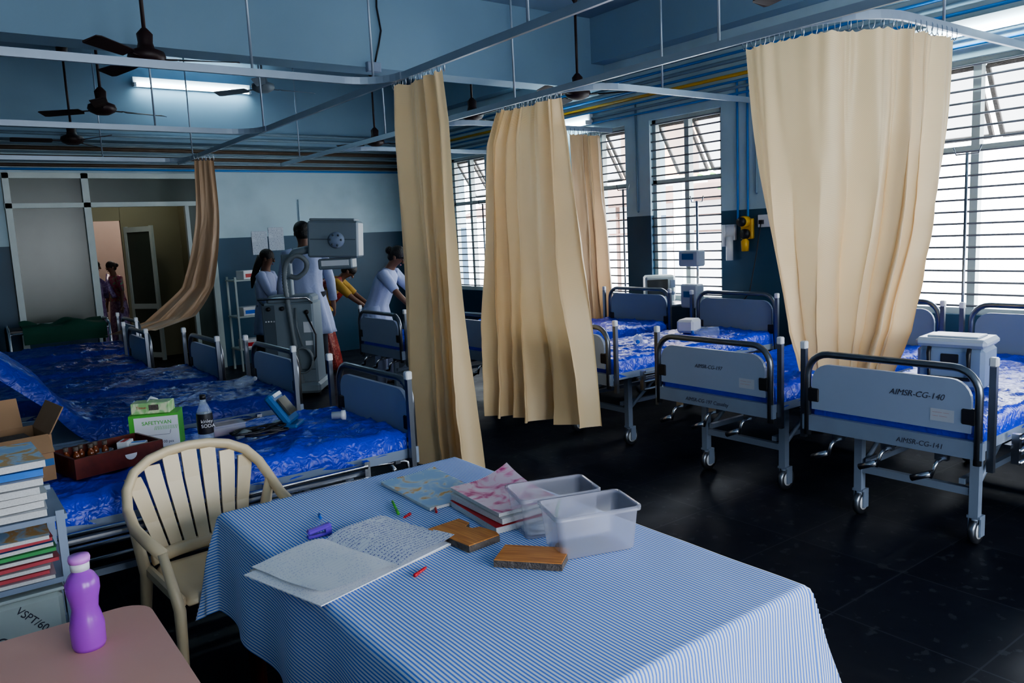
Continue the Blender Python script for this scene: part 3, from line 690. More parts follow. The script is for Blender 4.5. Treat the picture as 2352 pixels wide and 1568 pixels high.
def slab(loc, rot, w, d, label, notch):
    c = thing("laminate_sample", label, "tile piece", loc, rot)
    o = [(-w/2, -d/2), (w/2, -d/2), (w/2+.004, d/2-.01), (w/2-.02, d/2)]
    if notch: o += [(.01, d/2-.004), (0, d/2-.03), (-.03, d/2-.035), (-.045, d/2-.005)]
    o += [(-w/2+.004, d/2-.003)]
    MB().prism(o, 0, .02, (0, 1, 2)).obj("core", M['stone'], c); MB().prism([(a*.985, b*.985) for a, b in o], .02, .0225, (0, 1, 2)).obj("veneer", M['owood'], c)
slab((1.265, 2.02, TZ), radians(-84), .21, .13, "broken orange wood laminate tile with chipped edge", True)
slab((1.315, 1.735, TZ), radians(-51), .20, .115, "orange wood laminate tile with rough edge", False)
st = thing("stapler", "small purple desk stapler on tablecloth", "stapler", (.925, 2.36, TZ), radians(-5))
MB().box((0, 0, .005), (.08, .022, .01), None, .003).obj("base", M['violet'], st)
MB().box((0, 0, .026), (.08, .024, .016), Matrix.Rotation(radians(-8), 3, 'Y'), .005).box((.03, 0, .015), (.02, .018, .02)).obj("arm", M['violet'], st)
def pen(p0, p1, m_, lab, z=TZ+.006):
    a = Vector((p0[0], p0[1], 0)); d_ = Vector((p1[0], p1[1], 0))-a; n = d_.normalized()
    c = thing("pen", lab, "pen", (a.x, a.y, z))
    MB().tube([n*.004, n*.012, d_*.75], [.0015, .0045, .0045], 8).obj("barrel", M['bottle'] if m_ == 'bluep' else M[m_], c); MB().tube([d_*.72, d_], .0055, 8).obj("cap", M[m_], c)
pen((1.26, 2.49), (1.21, 2.35), 'green', "green ballpoint pen lying on tablecloth")
pen((1.20, 2.30), (1.24, 2.32), 'red', "short red pen cap on tablecloth")
pen((1.31, 2.26), (1.36, 2.36), 'red', "red ballpoint pen lying on tablecloth")
pen((.96, 2.40), (1.0, 2.54), 'bluep', "blue ballpoint pen with clear barrel")
pen((1.06, 1.90), (1.0, 1.87), 'red', "red pen poking from under notebook")

# ------------------------------------------------------------ plastic chair
ch = thing("plastic_chair", "cream moulded plastic armchair behind striped table", "chair", (.83, 3.16, 0), radians(4))
half = [(-.27, -.17, .60), (-.288, -.05, .62), (-.297, .08, .64), (-.294, .17, .69), (-.275, .235, .755), (-.232, .275, .812), (-.165, .297, .847), (-.085, .31, .865), (0, .315, .87)]
arcp = half+[(-x, y, z) for x, y, z in half[-2::-1]]
mb = MB(); mb.tube(arcp, .027, 12, sq=(.75, 1.05)); mb.obj("back_frame", M['cream'], ch)
MB().tube([(x*1.0, .22-.15*abs(x/.22)**2*.3, .47) for x in [-.22+.055*k for k in range(9)]], .03, 8, sq=(.5, 1)).obj("back_rail", M['cream'], ch)
sl = MB()
for i in range(7):
    x = (i-3)*.074; zt = .862-.013*abs(i-3)**1.6
    yt = .308-abs(i-3)*.006
    rows = [(x*1.06, yt, zt, .032), (x*1.0, yt-.018, .74, .031), (x*.86, .25, .60, .027), (x*.74, .21, .47, .023)]
    vs = []
    for X, Y, Z_, hw in rows:
        for sx in (-1, 1):
            for dy in (-.006, .006): vs.append((X+sx*hw, Y+dy, Z_))
    fs = []
    for r in range(3):
        o = r*4; fs += [(o, o+4, o+6, o+2), (o+1, o+3, o+7, o+5), (o, o+1, o+5, o+4), (o+2, o+6, o+7, o+3)]
    fs += [(0, 2, 3, 1), (12, 13, 15, 14)]
    sl.add(vs, fs)
sl.obj("backrest", M['cream'], ch)
vs = []; n = 16
for i in range(n+1):
    for j in range(n+1):
        a = -1+2*i/n; b = -1+2*j/n; X = .235*a*math.sqrt(1-.12*b*b); Y = .225*b*math.sqrt(1-.12*a*a)-.01
        vs.append((X, Y, .44-.02*(1-a*a)*(1-b*b)-(.03 if max(abs(a), abs(b)) > .99 else 0)))
mb = MB(); mb.add(vs, [(i*(n+1)+j, (i+1)*(n+1)+j, (i+1)*(n+1)+j+1, i*(n+1)+j+1) for i in range(n) for j in range(n)], True); so = mb.obj("seat", M['cream'], ch)
so.modifiers.new("s", 'SOLIDIFY').thickness = .012
for sx in (-1, 1):
    MB().tube([(sx*.27, -.26, 0), (sx*.25, -.22, .40), (sx*.275, -.17, .61)], [.024, .036, .028], 8, sq=(1, .6)).obj("leg", M['cream'], ch)
    MB().tube([(sx*.26, .30, 0), (sx*.24, .22, .40), (sx*.290, .17, .69)], [.024, .042, .028], 8, sq=(1, .6)).obj("leg", M['cream'], ch)
    MB().box((sx*.235, 0, .42), (.03, .42, .05), None, .01).obj("seat_side", M['cream'], ch)

# ------------------------------------------------------------ pink side table + bottle
sd = thing("side_table", "pinkish laminate side table with rounded corners", "table", (-.1, 1.9, 0))
o = [(-.5, -.5), (.5, -.5), (.5, .42)]+arc((.42, .41), .08, 0, pi/2, 6)+[(-.5, .49)]
MB().prism(o, .665, .7, (0, 1, 2)).obj("tabletop", M['pink'], sd)
for a in (-.42, .42):
    for b in (-.42, .40): MB().box((a, b, .333), (.04, .04, .666)).obj("leg", M['dsteel'], sd)
bt = thing("water_bottle", "purple translucent water bottle with lilac cap", "bottle", (.225, 2.2, .70))
MB().lathe([(.001, .002), (.036, 0), (.04, .01), (.041, .06), (.036, .085), (.031, .105), (.034, .13), (.04, .155), (.04, .175), (.03, .195), (.02, .205), (.019, .21), (.001, .21)], seg=28).obj("bottle_body", M['purple'], bt)
MB().lathe([(.001, .208), (.022, .208), (.023, .228), (.001, .2285)], seg=24).obj("collar", M['white'], bt)
MB().lathe([(.001, .2285), (.0245, .2285), (.026, .238), (.024, .246), (.001, .248)], seg=24).obj("cap", M['lilac'], bt)

# ------------------------------------------------------------ rack with magazines
rk = thing("shelf_rack", "grey metal rack stacked with magazines", "shelf", (-.02, 3.1, 0))
for a in (-.3, .28):
    for b in (-.18, .18): MB().box((a, b, .435), (.025, .025, .87)).obj("post", M['gray'], rk)
for zz in (.355, .635, .845): MB().box((0, 0, zz), (.6, .38, .018)).obj("shelf_board", M['gray'], rk)
cols = [(.08, .35, .12), (.5, .08, .1), (.7, .7, .72), (.05, .2, .6), (.55, .6, .62), (.6, .45, .5), (.2, .2, .25)]
CM = [mat("cover_%s" % n_, c, .3, 0, .25, 12) for n_, c in zip(("green", "red", "white", "blue", "silver", "rose", "slate"), cols)]
def stack(x, y, z, n, h, group, cyc, w=.5, d=.33):
    for i in range(n):
        k = cyc[i % len(cyc)]
        b = book((x+random.uniform(-.015, .015), y+random.uniform(-.01, .01), z), radians(random.uniform(-3, 3)), w, d, h, CM[k], ("green", "red", "white", "blue", "silver", "rose", "slate")[k]+" covered magazine in stack on rack", "magazine", group=group)
        for c_ in kids(b):
            if c_.name.startswith("pages") and k in (0, 1, 3, 5): c_.data = c_.data.copy(); c_.data.materials[0] = CM[k] if i % 2 else M['pagew']
            if c_.name.startswith("cover") and i == n-1: c_.data.materials[0] = M['magblue']
        z += h+.003
    return z
stack(-.02, 3.08, .857, 7, .024, "magazines on upper rack shelf", [2, 2, 4, 2, 2, 3, 4])
stack(-.02, 3.08, .646, 9, .014, "magazines on lower rack shelf", [5, 1, 4, 1, 6, 0, 3, 1, 0])
bx = thing("storage_box", "grey plastic storage box marked with handwriting", "box", (-.02, 3.08, .365))
MB().box((0, 0, .115), (.52, .34, .23), None, .015).obj("body", M['offw'], bx); MB().box((0, 0, .24), (.53, .35, .012), None, .004).obj("lid", M['offw'], bx)
text(bx, "handwriting", "VSPT/60", .034, (.12, -.1715, .20), MNY @ Matrix.Rotation(radians(-50), 3, 'Z'), M['ink'])
text(bx, "handwriting", "G", .05, (.05, -.1715, .11), MNY @ Matrix.Rotation(radians(-42), 3, 'Z'), M['ink'])

# ------------------------------------------------------------ things on the near bed
BZ = .742
cb = thing("cardboard_box", "open brown cardboard box with raised flaps", "box", (.12, 3.96, BZ), radians(8))
mb = MB(); w, d, h = .42, .28, .20
mb.box((0, 0, .003), (w, d, .006)).box((-w/2, 0, h/2), (.006, d, h)).box((w/2, 0, h/2), (.006, d, h)).box((0, -d/2, h/2), (w, .006, h)).box((0, d/2, h/2), (w, .006, h))
mb.obj("body", M['card'], cb)
for c_, s_, R in (((-.03, d/2+.03, h+.06), (w*.95, .005, .14), Matrix.Rotation(radians(-25), 3, 'X')), ((w/2+.03, 0, h+.05), (.005, d*.95, .13), Matrix.Rotation(radians(30), 3, 'Y')), ((0, -d/2-.04, h-.03), (w*.95, .005, .1), Matrix.Rotation(radians(-50), 3, 'X'))):
    MB().box(c_, s_, R).obj("flap", M['card'], cb)
MB().box((0, -d/2-.004, h*.4), (w, .002, .03)).obj("tape", M['bp'], cb)
MB().box((0, 0, h*.5), (w*.9, d*.85, h*.8), None, .03).obj("contents", M['stone'], cb)
ty = thing("wooden_tray", "dark red wooden tray holding medicine vials", "tray", (.57, 3.93, BZ), radians(14), scale=.9)
w, d, h = .42, .28, .10; mb = MB()
mb.box((0, 0, .005), (w, d, .01))
for s_ in (-1, 1): mb.box((0, s_*d/2, h/2), (w+.012, .012, h))
mb.box((-w/2, 0, h/2), (.012, d, h)); mb.box((w/2, 0, h/2), (.012, d, h))
mb.obj("body", M['dwood'], ty); MB().prism(arc((.05, .065), .03, pi, 2*pi, 8), -d/2-.007, -d/2-.0062, (0, 2, 1)).obj("handle_slot", M['white'], ty)
def tl_(lx, ly): a = radians(14); return (.57+.9*(lx*cos(a)-ly*sin(a)), 3.93+.9*(lx*sin(a)+ly*cos(a)), BZ+.01)
vial = None
for i in range(6):
    q = tl_(-.17+.035*i, .07-.03*(i % 2))
    if vial is None:
        vial = thing("medicine_vial", "small amber glass medicine vial in wooden tray", "bottle", q, 0, "vials in the wooden tray")
        MB().lathe([(.001, 0), (.015, 0), (.015, .06), (.008, .07), (.008, .078)], seg=12).obj("glass_body", M['amber'], vial); MB().lathe([(.001, .096), (.011, .096), (.011, .078), (.001, .078)], seg=12).obj("cap", M['stone'], vial)
    else: n = copy_tree(vial); n.location = q
for i, (lx, ly) in enumerate(((-.12, -.06), (.02, -.05), (.0, .06))):
    bw = thing("steel_bowl", "small steel bowl in wooden tray", "bowl", tl_(lx, ly), 0, "bowls in the wooden tray")
    MB().lathe([(.001, .003), (.03, .004), (.045, .05), (.047, .05), (.032, .0), (.001, 0)], seg=20).obj("body", M['steel'], bw)
for i, (lx, ly, r_, mm) in enumerate(((.12, .05, .3, 'white'), (.14, -.04, -.4, 'bluep'), (.09, 0.0, 1.0, 'red'))):
    q = tl_(lx, ly); sc = thing("medicine_carton", "small %s medicine carton in wooden tray" % ("white", "blue", "red")[i], "box", (q[0], q[1], q[2]+.012*i), r_); MB().box((0, 0, .03), (.07, .05, .06), None, .003).obj("body", M['white'], sc); MB().box((0, 0, .0605), (.06, .02, .001)).obj("label", M[mm], sc)
sb = thing("carton", "green and white syringe carton", "box", (.83, 4.13, BZ), radians(-22), scale=.9)
MB().box((0, 0, .095), (.25, .16, .19)).obj("body", M['green'], sb)
MB().box((.012, -.0805, .092), (.222, .001, .17)).obj("label", M['white'], sb); text(sb, "lettering", "SAFETYVAN", .028, (-.06, -.0815, .135), MNY, M['green'], bold=.01)
text(sb, "lettering", "_________/", .03, (-.06, -.0815, .08), MNY, M['ink']); text(sb, "lettering", "//////////////", .03, (0.0, -.0815, .105), MNY, M['green']); text(sb, "lettering", "100 pcs", .02, (.03, -.0815, .03), MNY, M['ink'])
tbx = thing("tissue_box", "green printed tissue box on syringe carton", "box", (.82, 4.13, BZ+.172), radians(-28), scale=.9)
MB().box((0, 0, .03), (.2, .11, .06), None, .004).obj("body", M['tissue'], tbx); MB().box((.02, -.0558, .035), (.05, .001, .03)).obj("picture", M['stone'], tbx)
MB().tube([(-.03, 0, .058), (-.01, .01, .08), (.03, 0, .07)], [.01, .02, .004], 8, sq=(1, .3)).obj("tissue", M['white'], tbx)
text(tbx, "lettering", "Tissue", .02, (-.07, -.0562, .03), MNY, M['inkp'])
so_ = thing("soda_bottle", "clear plastic soda bottle with black label", "bottle", (1.0, 3.90, BZ), scale=.9)
MB().lathe([(.001, 0), (.036, 0), (.04, .02), (.038, .1), (.041, .16), (.038, .2), (.016, .25), (.014, .265)], seg=24).obj("bottle_body", M['bottle'], so_)
MB().lathe([(.0405, .08), (.042, .10), (.0425, .16), (.041, .19)], seg=24).obj("label", M['black'], so_); MB().lathe([(.001, .29), (.016, .29), (.016, .265), (.001, .264)], seg=16).obj("cap", M['black'], so_)
text(so_, "lettering", "kinley\nSODA", .026, (-.033, -.044, .145), Matrix.Rotation(radians(-15), 3, 'Z') @ MNY, M['white'])
pc = thing("clear_tray", "shallow clear plastic supply box", "container", (1.16, 4.12, BZ)); MB().box((0, 0, .025), (.17, .11, .05), None, .006).obj("body", M['clear'], pc); MB().box((0, 0, .053), (.175, .115, .006)).obj("lid", M['clear'], pc); MB().box((0, 0, .012), (.14, .08, .02)).obj("contents", M['sarip'], pc)
mo = thing("blood_pressure_monitor", "blue digital monitor propped up with coiled cables", "medical monitor", (1.46, 4.02, BZ), radians(52), scale=.95)
R = Matrix.Rotation(radians(-35), 3, 'X')
MB().box((0, .02, .012), (.15, .17, .024), None, .008).box((0, .035, .105), (.17, .045, .20), R, .012).obj("body", M['bp'], mo)
MB().box((0, .005, .12), (.12, .012, .11), R).obj("screen", M['screen'], mo); MB().box((.0, .055, .185), (.1, .012, .02), R).obj("sticker", M['white'], mo)
cbl = thing("coiled_cable", "tangled black monitor cable lying on blue mattress", "cable", (1.27, 3.93, BZ))
mb = MB(); pts = [((.10+.001*a)*sin(a*1.0)+.02*sin(a*2.7), .07*cos(a*1.13), .012+.0007*a+.006*abs(sin(a*.9))) for a in [k*.3 for k in range(110)]]; mb.tube(pts, .006, 6); mb.obj("cable", M['black'], cbl)
MB().tube([(-.13, -.03, .02), (-.08, -.01, .03), (-.04, .02, .02)], [.014, .022, .012], 8).obj("connector", M['hose'], cbl)
tag(MB().lathe([(.001, 0), (.022, 0), (.022, .05), (.027, .052), (.027, .075), (.018, .076), (.018, .03), (.001, .03)], (0, 0, .025), 18, Matrix.Rotation(pi/2, 3, 'Y')).obj("plastic_cup", M['white'], loc=(1.69, 3.99, BZ-.005), rot=radians(-30)), "small white plastic cap lying on blue mattress", "cup")
wb = thing("plastic_bottle", "empty clear plastic bottle lying on mattress", "bottle", (1.68, 5.4, BZ), radians(40))
MB().lathe([(.001, -.1), (.032, -.1), (.036, -.08), (.036, .05), (.015, .09), (.013, .11)], (0, 0, .037), 18, Matrix.Rotation(pi/2, 3, 'Y')).obj("bottle_body", M['bottle'], wb); MB().lathe([(.001, .11), (.015, .11), (.015, .125), (.001, .125)], (0, 0, .037), 14, Matrix.Rotation(pi/2, 3, 'Y')).obj("cap", M['white'], wb)

# ------------------------------------------------------------ cooler
cr_ = thing("cooler_box", "pale blue insulated cooler box with white lid", "cooler box", (4.60, 2.02, BZ), radians(8))
MB().box((0, 0, .115), (.26, .34, .23), None, .02).obj("body", M['cool'], cr_); MB().box((0, 0, .255), (.28, .36, .05), None, .018).box((0, 0, .283), (.18, .26, .012), None, .005).obj("lid", M['coolid'], cr_)
MB().tube([(-.14, .10, .23), (-.155, .10, .2), (-.14, .10, .06), (-.14, -.10, .06), (-.155, -.10, .2), (-.14, -.10, .23)], .012, 8).obj("strap", M['black'], cr_)
MB().box((-.13, .0, .17), (.012, .09, .05), None, .004).obj("latch", M['black'], cr_)

# ------------------------------------------------------------ x-ray machine
xr = thing("xray_machine", "grey mobile x-ray machine with articulated head", "x-ray machine", (3.30, 8.69, 0), radians(-36))
MB().box((0, 0, .60), (.58, .40, .92), None, .02).box((.02, .0, 1.09), (.52, .34, .10), None, .03).obj("cabinet", M['machine'], xr)
MB().box((-.2, -.205, .62), (.12, .012, .84)).obj("side_trim", M['machd'], xr)
MB().box((0, -.202, .30), (.54, .008, .012)).obj("panel_seam", M['machd'], xr)
MB().box((0, 0, .1), (.66, .6, .12), None, .03).obj("base", M['machine'], xr)
MB().tube([(-.26, -.2, 1.05), (-.28, -.32, 1.12), (.26, -.32, 1.12), (.28, -.2, 1.05)], .014, 8).obj("handle", M['chrome'], xr)
for a in (-.28, .28):
    for b in (-.2, .2): MB().lathe([(.001, -.02), (.06, -.02), (.06, .02), (.001, .02)], (a, b, .06), 16, Matrix.Rotation(pi/2, 3, 'Y')).obj("wheel", M['black'], xr)
MB().box((0, -.05, 1.35), (.10, .10, .5), None, .01).tube([(.0, -.05, 1.5), (.12, -.1, 1.62), (.4, -.12, 1.66)], .045).obj("arm", M['machine'], xr)
hd = MB().box((.58, -.08, 1.74), (.56, .34, .40), Matrix.Rotation(radians(3), 3, 'Y'), .02).box((.58, -.08, 1.955), (.5, .28, .03), Matrix.Rotation(radians(3), 3, 'Y'), .01).obj("tube_head", M['machine'], xr)
MB().box((.58, -.252, 1.74), (.50, .008, .012), Matrix.Rotation(radians(3), 3, 'Y')).obj("seam", M['machd'], hd)
MB().lathe([(.001, .03), (.07, .03), (.09, 0), (.09, -.02)], (.62, -.262, 1.73), 20, Matrix.Rotation(pi/2, 3, 'X')).obj("dial", M['gray'], hd)
for k in range(6): MB().ell((.62+.06*cos(k), -.295, 1.73+.06*sin(k)), (.013, .012, .013), 8, 6).obj("knob", M['machd'], hd)
MB().box((.58, -.08, 1.47), (.38, .28, .12), None, .015).obj("collimator", M['machine'], xr); MB().box((.58, -.225, 1.48), (.3, .02, .06)).obj("collimator_label", M['white'], xr)
pth = [Vector(q) for q in ((.12, -.25, .15), (.09, -.29, .5), (.05, -.28, .95), (.02, -.27, 1.30), (.06, -.30, 1.50), (.18, -.30, 1.58), (.27, -.27, 1.52), (.26, -.25, 1.42), (.16, -.25, 1.34), (.08, -.25, 1.36))]
sm = []
for i in range(len(pth)-1):
    P0, P1, P2, P3 = pth[max(0, i-1)], pth[i], pth[i+1], pth[min(len(pth)-1, i+2)]
    for k in range(16):
        t = k/16; sm.append(.5*((2*P1)+(P2-P0)*t+(2*P0-5*P1+4*P2-P3)*t*t+(3*P1-P0-3*P2+P3)*t**3))
MB().tube(sm, [.024+.007*(k % 2) for k in range(len(sm))], 8).obj("hose", M['hose'], xr)
MB().tube([(.16+.11*cos(a), -.27-.003*a, .42+.14*sin(a)) for a in [k*.4 for k in range(48)]], .011, 6).obj("cable", M['hose'], xr)
MB().tube([(.10, -.22, 1.0), (.12, -.3, .8), (.16, -.28, .58)], .011, 6).obj("cable", M['hose'], xr)
MB().tube([(.2, -.2, .95), (.32, -.28, .7), (.3, -.27, .45), (.2, -.25, .3)], .01, 6).obj("cable", M['black'], xr)
for x, z_ in ((-.05, 1.0), (-.2, 1.0), (.22, .95)): MB().cyl((x, -.2, z_), (x, -.235, z_), .024).obj("knob", M['black'], xr)
for k in range(4): MB().cyl((-.24+.03*k, -.212, .86), (-.24+.03*k, -.222, .86), .009).obj("push_button", M['white'], xr)
MB().box((.22, -.203, .78), (.1, .006, .12)).obj("label", M['white'], xr); MB().box((.22, -.203, .60), (.08, .006, .05)).obj("label", M['white'], xr)

# ------------------------------------------------------------ people
def person(label, loc, rot, h=1.65, lean=0, arms=None, coat=None, skirt=None, trousers=None, hair="short", headlean=None):
    S = h/1.65; P = thing("person", label, "person", loc, rot)
    l = radians(lean); d = Vector((sin(l), 0, cos(l))); hl = l+radians(15 if headlean is None else headlean); d2 = Vector((sin(hl), 0, cos(hl)))
    pel = Vector((-.04*lean/20, 0, .93)); chest = pel+d*.28; nb_ = pel+d*.50; hc = nb_+d2*.10
    Y_ = Vector((0, 1, 0)); fwd = Y_.cross(d)
    V = []; E = []; Rr = []
    def av(p, r, par=None):
        V.append(Vector(p)*S); Rr.append((r*S, r*S)); i = len(V)-1
        if par is not None: E.append((par, i))
        return i
    i0 = av(pel, .12); i1 = av(pel+d*.14, .11, i0); i2 = av(chest+d*.05, .12, i1); i3 = av(nb_-d*.02, .055, i2); i4 = av(hc-d2*.03, .055, i3); i5 = av(hc+d2*.04+Vector((.01, 0, 0)), .082, i4); av(hc+d2*.12, .07, i5)
    arms = arms or [((.02, .25, -.30), (.06, .27, -.54)), ((.02, -.25, -.30), (.06, -.27, -.54))]
    A = []
    for s_, (el, ha) in zip((1, -1), arms):
        sh = pel+d*.43+Y_*s_*.165; e_ = pel+d*.43+Vector(el); w_ = pel+d*.43+Vector(ha)
        a = av(sh, .05, i2); b = av(e_, .038, a); c = av(w_, .026, b); dd = (w_-e_).normalized(); pm = w_+dd*.06; q = av(pm, .028, c)
        A.append((sh, e_, w_)); sd_ = dd.cross(Vector((0, s_, 0.001))).normalized()
        for k, (o_, ln) in enumerate(((-.027, .065), (-.009, .075), (.009, .07), (.027, .055))):
            f1 = av(pm+sd_*o_+dd*.02, .0095, q); f2 = av(pm+sd_*o_*1.15+dd*(.02+ln*.55), .0085, f1); av(pm+sd_*o_*1.15+dd*(.02+ln)-Y_*s_*.015, .0075, f2)
        t1 = av(w_+dd*.03+sd_*-.035, .011, q); av(w_+dd*.07+sd_*-.055, .009, t1)
    L = []
    for s_ in (1, -1):
        hp = Vector((pel.x, s_*.095, .88)); kn = Vector((.02, s_*.10, .48)); an = Vector((0, s_*.10, .07))
        a = av(hp, .085, i0); b = av(kn, .055, a); c = av(an, .038, b); t = av((.06, s_*.11, .03), .032, c); av((.16, s_*.12, .024), .022, t); L.append((hp, kn, an))
    me = bpy.data.meshes.new("body"); me.from_pydata([tuple(v) for v in V], E, []); o = bpy.data.objects.new("body", me); C.objects.link(o); o.parent = P
    me.materials.append(M['skin']); sk = o.modifiers.new("Skin", 'SKIN'); sk.use_smooth_shade = True
    for i, r in enumerate(Rr): me.skin_vertices[0].data[i].radius = r
    me.skin_vertices[0].data[0].use_root = True
    su = o.modifiers.new("Sub", 'SUBSURF'); su.levels = 1; su.render_levels = 2
    f2 = Y_.cross(d2); fc = (hc+d2*.04)*S
    MB().ell(fc+(f2*.088+d2*.0)*S, (.016*S, .013*S, .02*S), 8, 6).obj("nose", M['skin'], P)
    MB().ell(fc+(f2*.082-d2*.045)*S, (.008, .022, .007), 8, 6).obj("mouth", M['sarip'], P)
    for s_ in (1, -1):
        MB().ell(fc+(f2*.078+d2*.025+Y_*.03*s_)*S, (.008, .012, .007), 8, 6).obj("eye", M['hair'], P)
        MB().ell(fc+Y_*.08*S*s_, (.018, .008, .028), 8, 6).obj("ear", M['skin'], P)
    hm = MB(); Rm = Matrix.Rotation(hl, 3, 'Y')
    hm.ell(fc+(-f2*.018+d2*.045)*S, (.094*S, .088*S, .088*S), 18, 12, Rm)
    if hair == "short": hm.ell(fc+(-f2*.035+d2*.0)*S, (.075*S, .084*S, .075*S), 12, 8, Rm)
    if hair == "bun": hm.ell(fc+(-f2*.12+d2*.01)*S, (.045*S, .05*S, .045*S), 12, 8); hm.ell(fc+(-f2*.04-d2*.02)*S, (.065*S, .075*S, .06*S), 12, 8)
    if hair == "long": hm.tube([fc+(-f2*.07)*S, fc+(-f2*.11-d2*.12)*S, fc+(-f2*.13-d2*.3)*S, fc+(-f2*.12-d2*.42)*S], [.07*S, .045*S, .035*S, .01], 10)
    hm.obj("hair", M['hair'], P)
    def tor(z_end, ry1, material, name, fold=0.0, sleeve=None):
        rings = []
        for t, a, b in ((.49, .055, .05), (.46, .12, .075), (.42, .185, .10), (.32, .185, .12), (.2, .165, .118), (.08, .16, .118)):
            rings.append(((pel+d*t)*S, Y_*a*S, fwd*b*S))
        z0 = pel.z; n = 8
        for k in range(n+1):
            t = k/n; zz = z0+(z_end-z0)*t; w_ = .178+(ry1-.178)*t; rings.append((Vector((pel.x*(1-t*.6), 0, zz))*S, Y_*w_*S, Vector((1, 0, 0))*(.14+(ry1-.178)*t*.8)*S))
        m_ = MB().loft(rings, 36, fold, 9)
        if sleeve:
            for (sh, e_, w_), s_ in zip(A, (1, -1)):
                end = e_.lerp(w_, .85) if sleeve == 'long' else sh.lerp(e_, .85)
                pts = [sh-Y_*s_*.04, sh+Y_*s_*.01, sh.lerp(e_, .5), e_, end] if sleeve == 'long' else [sh-Y_*s_*.04, sh+Y_*s_*.01, sh.lerp(e_, .5), end]
                m_.tube([q*S for q in pts], [.06*S, .068*S, .06*S, .05*S, .045*S][:len(pts)], 12)
        return m_.obj(name, material, P)
    if coat: tor(coat[0], coat[1], coat[2], coat[3], .12, coat[4])
    if skirt:
        rings = []
        for k in range(12):
            t = k/11; zz = .98+(skirt[0]-.98)*t; rings.append((Vector((pel.x*(1-t), 0, zz))*S, Y_*(.165+.06*t)*S, Vector((1, 0, 0))*(.125+.07*t)*S))
        MB().loft(rings, 40, .12, 13).obj("sari" if skirt[2] else "skirt", skirt[1], P)
        if skirt[2]:
            MB().tube([(pel+d*.05+Y_*.12+fwd*.1)*S, (pel+d*.3+fwd*.12)*S, (pel+d*.47-Y_*.12+fwd*.03)*S, (pel+d*.3-Y_*.13-fwd*.13)*S, (pel-Y_*.12-fwd*.17)*S, (pel-d*.35-Y_*.1-fwd*.2)*S], [.09*S, .1*S, .08*S, .09*S, .1*S, .09*S], 12, sq=(1, .35)).obj("sari_drape", skirt[1], P)
    if trousers:
        for (hp, kn, an), s_ in zip(L, (1, -1)):
            MB().tube([(hp+Vector((0, 0, .08)))*S, kn*S, (an+Vector((0, 0, .01)))*S], [.10*S, .075*S, .06*S], 12).obj("trouser_leg", trousers, P)
            MB().ell(Vector((.07, s_*.11, .038))*S, (.14*S, .05*S, .038*S), 14, 8).obj("shoe", M['black'], P)
    return P
person("person standing in long white coat and dark trousers", (3.72, 9.22, 0), radians(75), 1.93, 3, None, (.52, .25, M['coat'], "lab_coat", 'long'), None, M['pants'], "short")
person("person with ponytail in white coat beside machine", (3.46, 9.95, 0), radians(-40), 1.62, 2, [((.12, .22, -.25), (.32, .1, -.22)), ((.12, -.22, -.25), (.32, -.1, -.22))], (.6, .23, M['coat'], "lab_coat", 'long'), (.12, M['pants'], False), None, "long")
person("person in yellow shirt and red sari bending forward", (4.16, 9.78, 0), radians(-35), 1.58, 42, [((.22, .2, -.22), (.42, .16, -.38)), ((.22, -.2, -.22), (.42, -.16, -.38))], (.85, .19, M['shirt'], "shirt", 'short'), (.05, M['sarir'], True), None, "bun")
person("nurse in white uniform bending over bed", (4.13, 8.12, 0), radians(-50), 1.66, 24, [((.18, .22, -.22), (.34, .18, -.40)), ((.18, -.22, -.22), (.34, -.18, -.40))], (.50, .23, M['coat'], "uniform", 'short'), None, M['coat'], "bun")
person("person in lilac sari standing in corridor", (2.36, 15.5, 0), radians(-20), 1.55, 0, None, (.9, .18, M['saril'], "blouse", 'short'), (.03, M['saril'], True), None, "bun")
person("person in pink sari standing in corridor", (2.76, 15.9, 0), radians(200), 1.52, 3, None, (.9, .18, M['sarip'], "blouse", 'short'), (.03, M['saril'], True), None, "bun")

# ------------------------------------------------------------ wall-side equipment
def on(name, cat, label, loc, rot=0): return thing(name, label, cat, loc, rot)
po = tag(MB().box((0, 0, 0), (.23, .006, .34)).obj("notice", M['poster'], loc=(3.97, 11.497, 1.75)), "printed paper notice taped to wall", "poster", "paper notices on the wall")
n = po.copy(); C.objects.link(n); n.location = (4.22, 11.497, 1.80)
tag(MB().box((0, 0, .26), (1.0, .02, .5)).obj("wall_panel", M['wall'], loc=(5.1, 11.49, 1.86)), "pale flat board fixed on wall", "board")
rk2 = on("equipment_rack", "rack", "white metal rack with small boxes near wall", (3.55, 11.0, 0))
for a in (-.2, .2):
    for b in (-.18, .18): MB().box((a, b, .65), (.025, .025, 1.3)).obj("post", M['offw'], rk2)
for zz in (.3, .75, 1.25): MB().box((0, 0, zz), (.44, .4, .02)).obj("shelf_board", M['offw'], rk2)
for i, zz in enumerate((.311, .761, 1.261)):
    b_ = thing("supply_box", "small white carton standing on metal rack", "box", (3.52+.03*i, 10.95, zz), .1*i, "cartons on the metal rack"); MB().box((0, 0, .06), (.26, .2, .12), None, .005).obj("body", M['white'], b_); MB().box((0, -.101, .05), (.2, .002, .05)).obj("label", (M['red'], M['bluep'], M['inkp'])[i], b_)
tl = on("trolley", "trolley", "steel equipment trolley beside window", (6.36, 5.8, 0))
for a in (-.2, .2):
    for b in (-.25, .25): MB().cyl((a, b, .0), (a, b, .9), .012, seg=8).obj("leg", M['chrome'], tl)
for zz in (.35, .89): MB().box((0, 0, zz), (.44, .54, .02)).obj("shelf_board", M['chrome'], tl)
mn = on("patient_monitor", "monitor", "cream patient monitor with dark screen", (6.34, 5.86, .901), radians(-40))
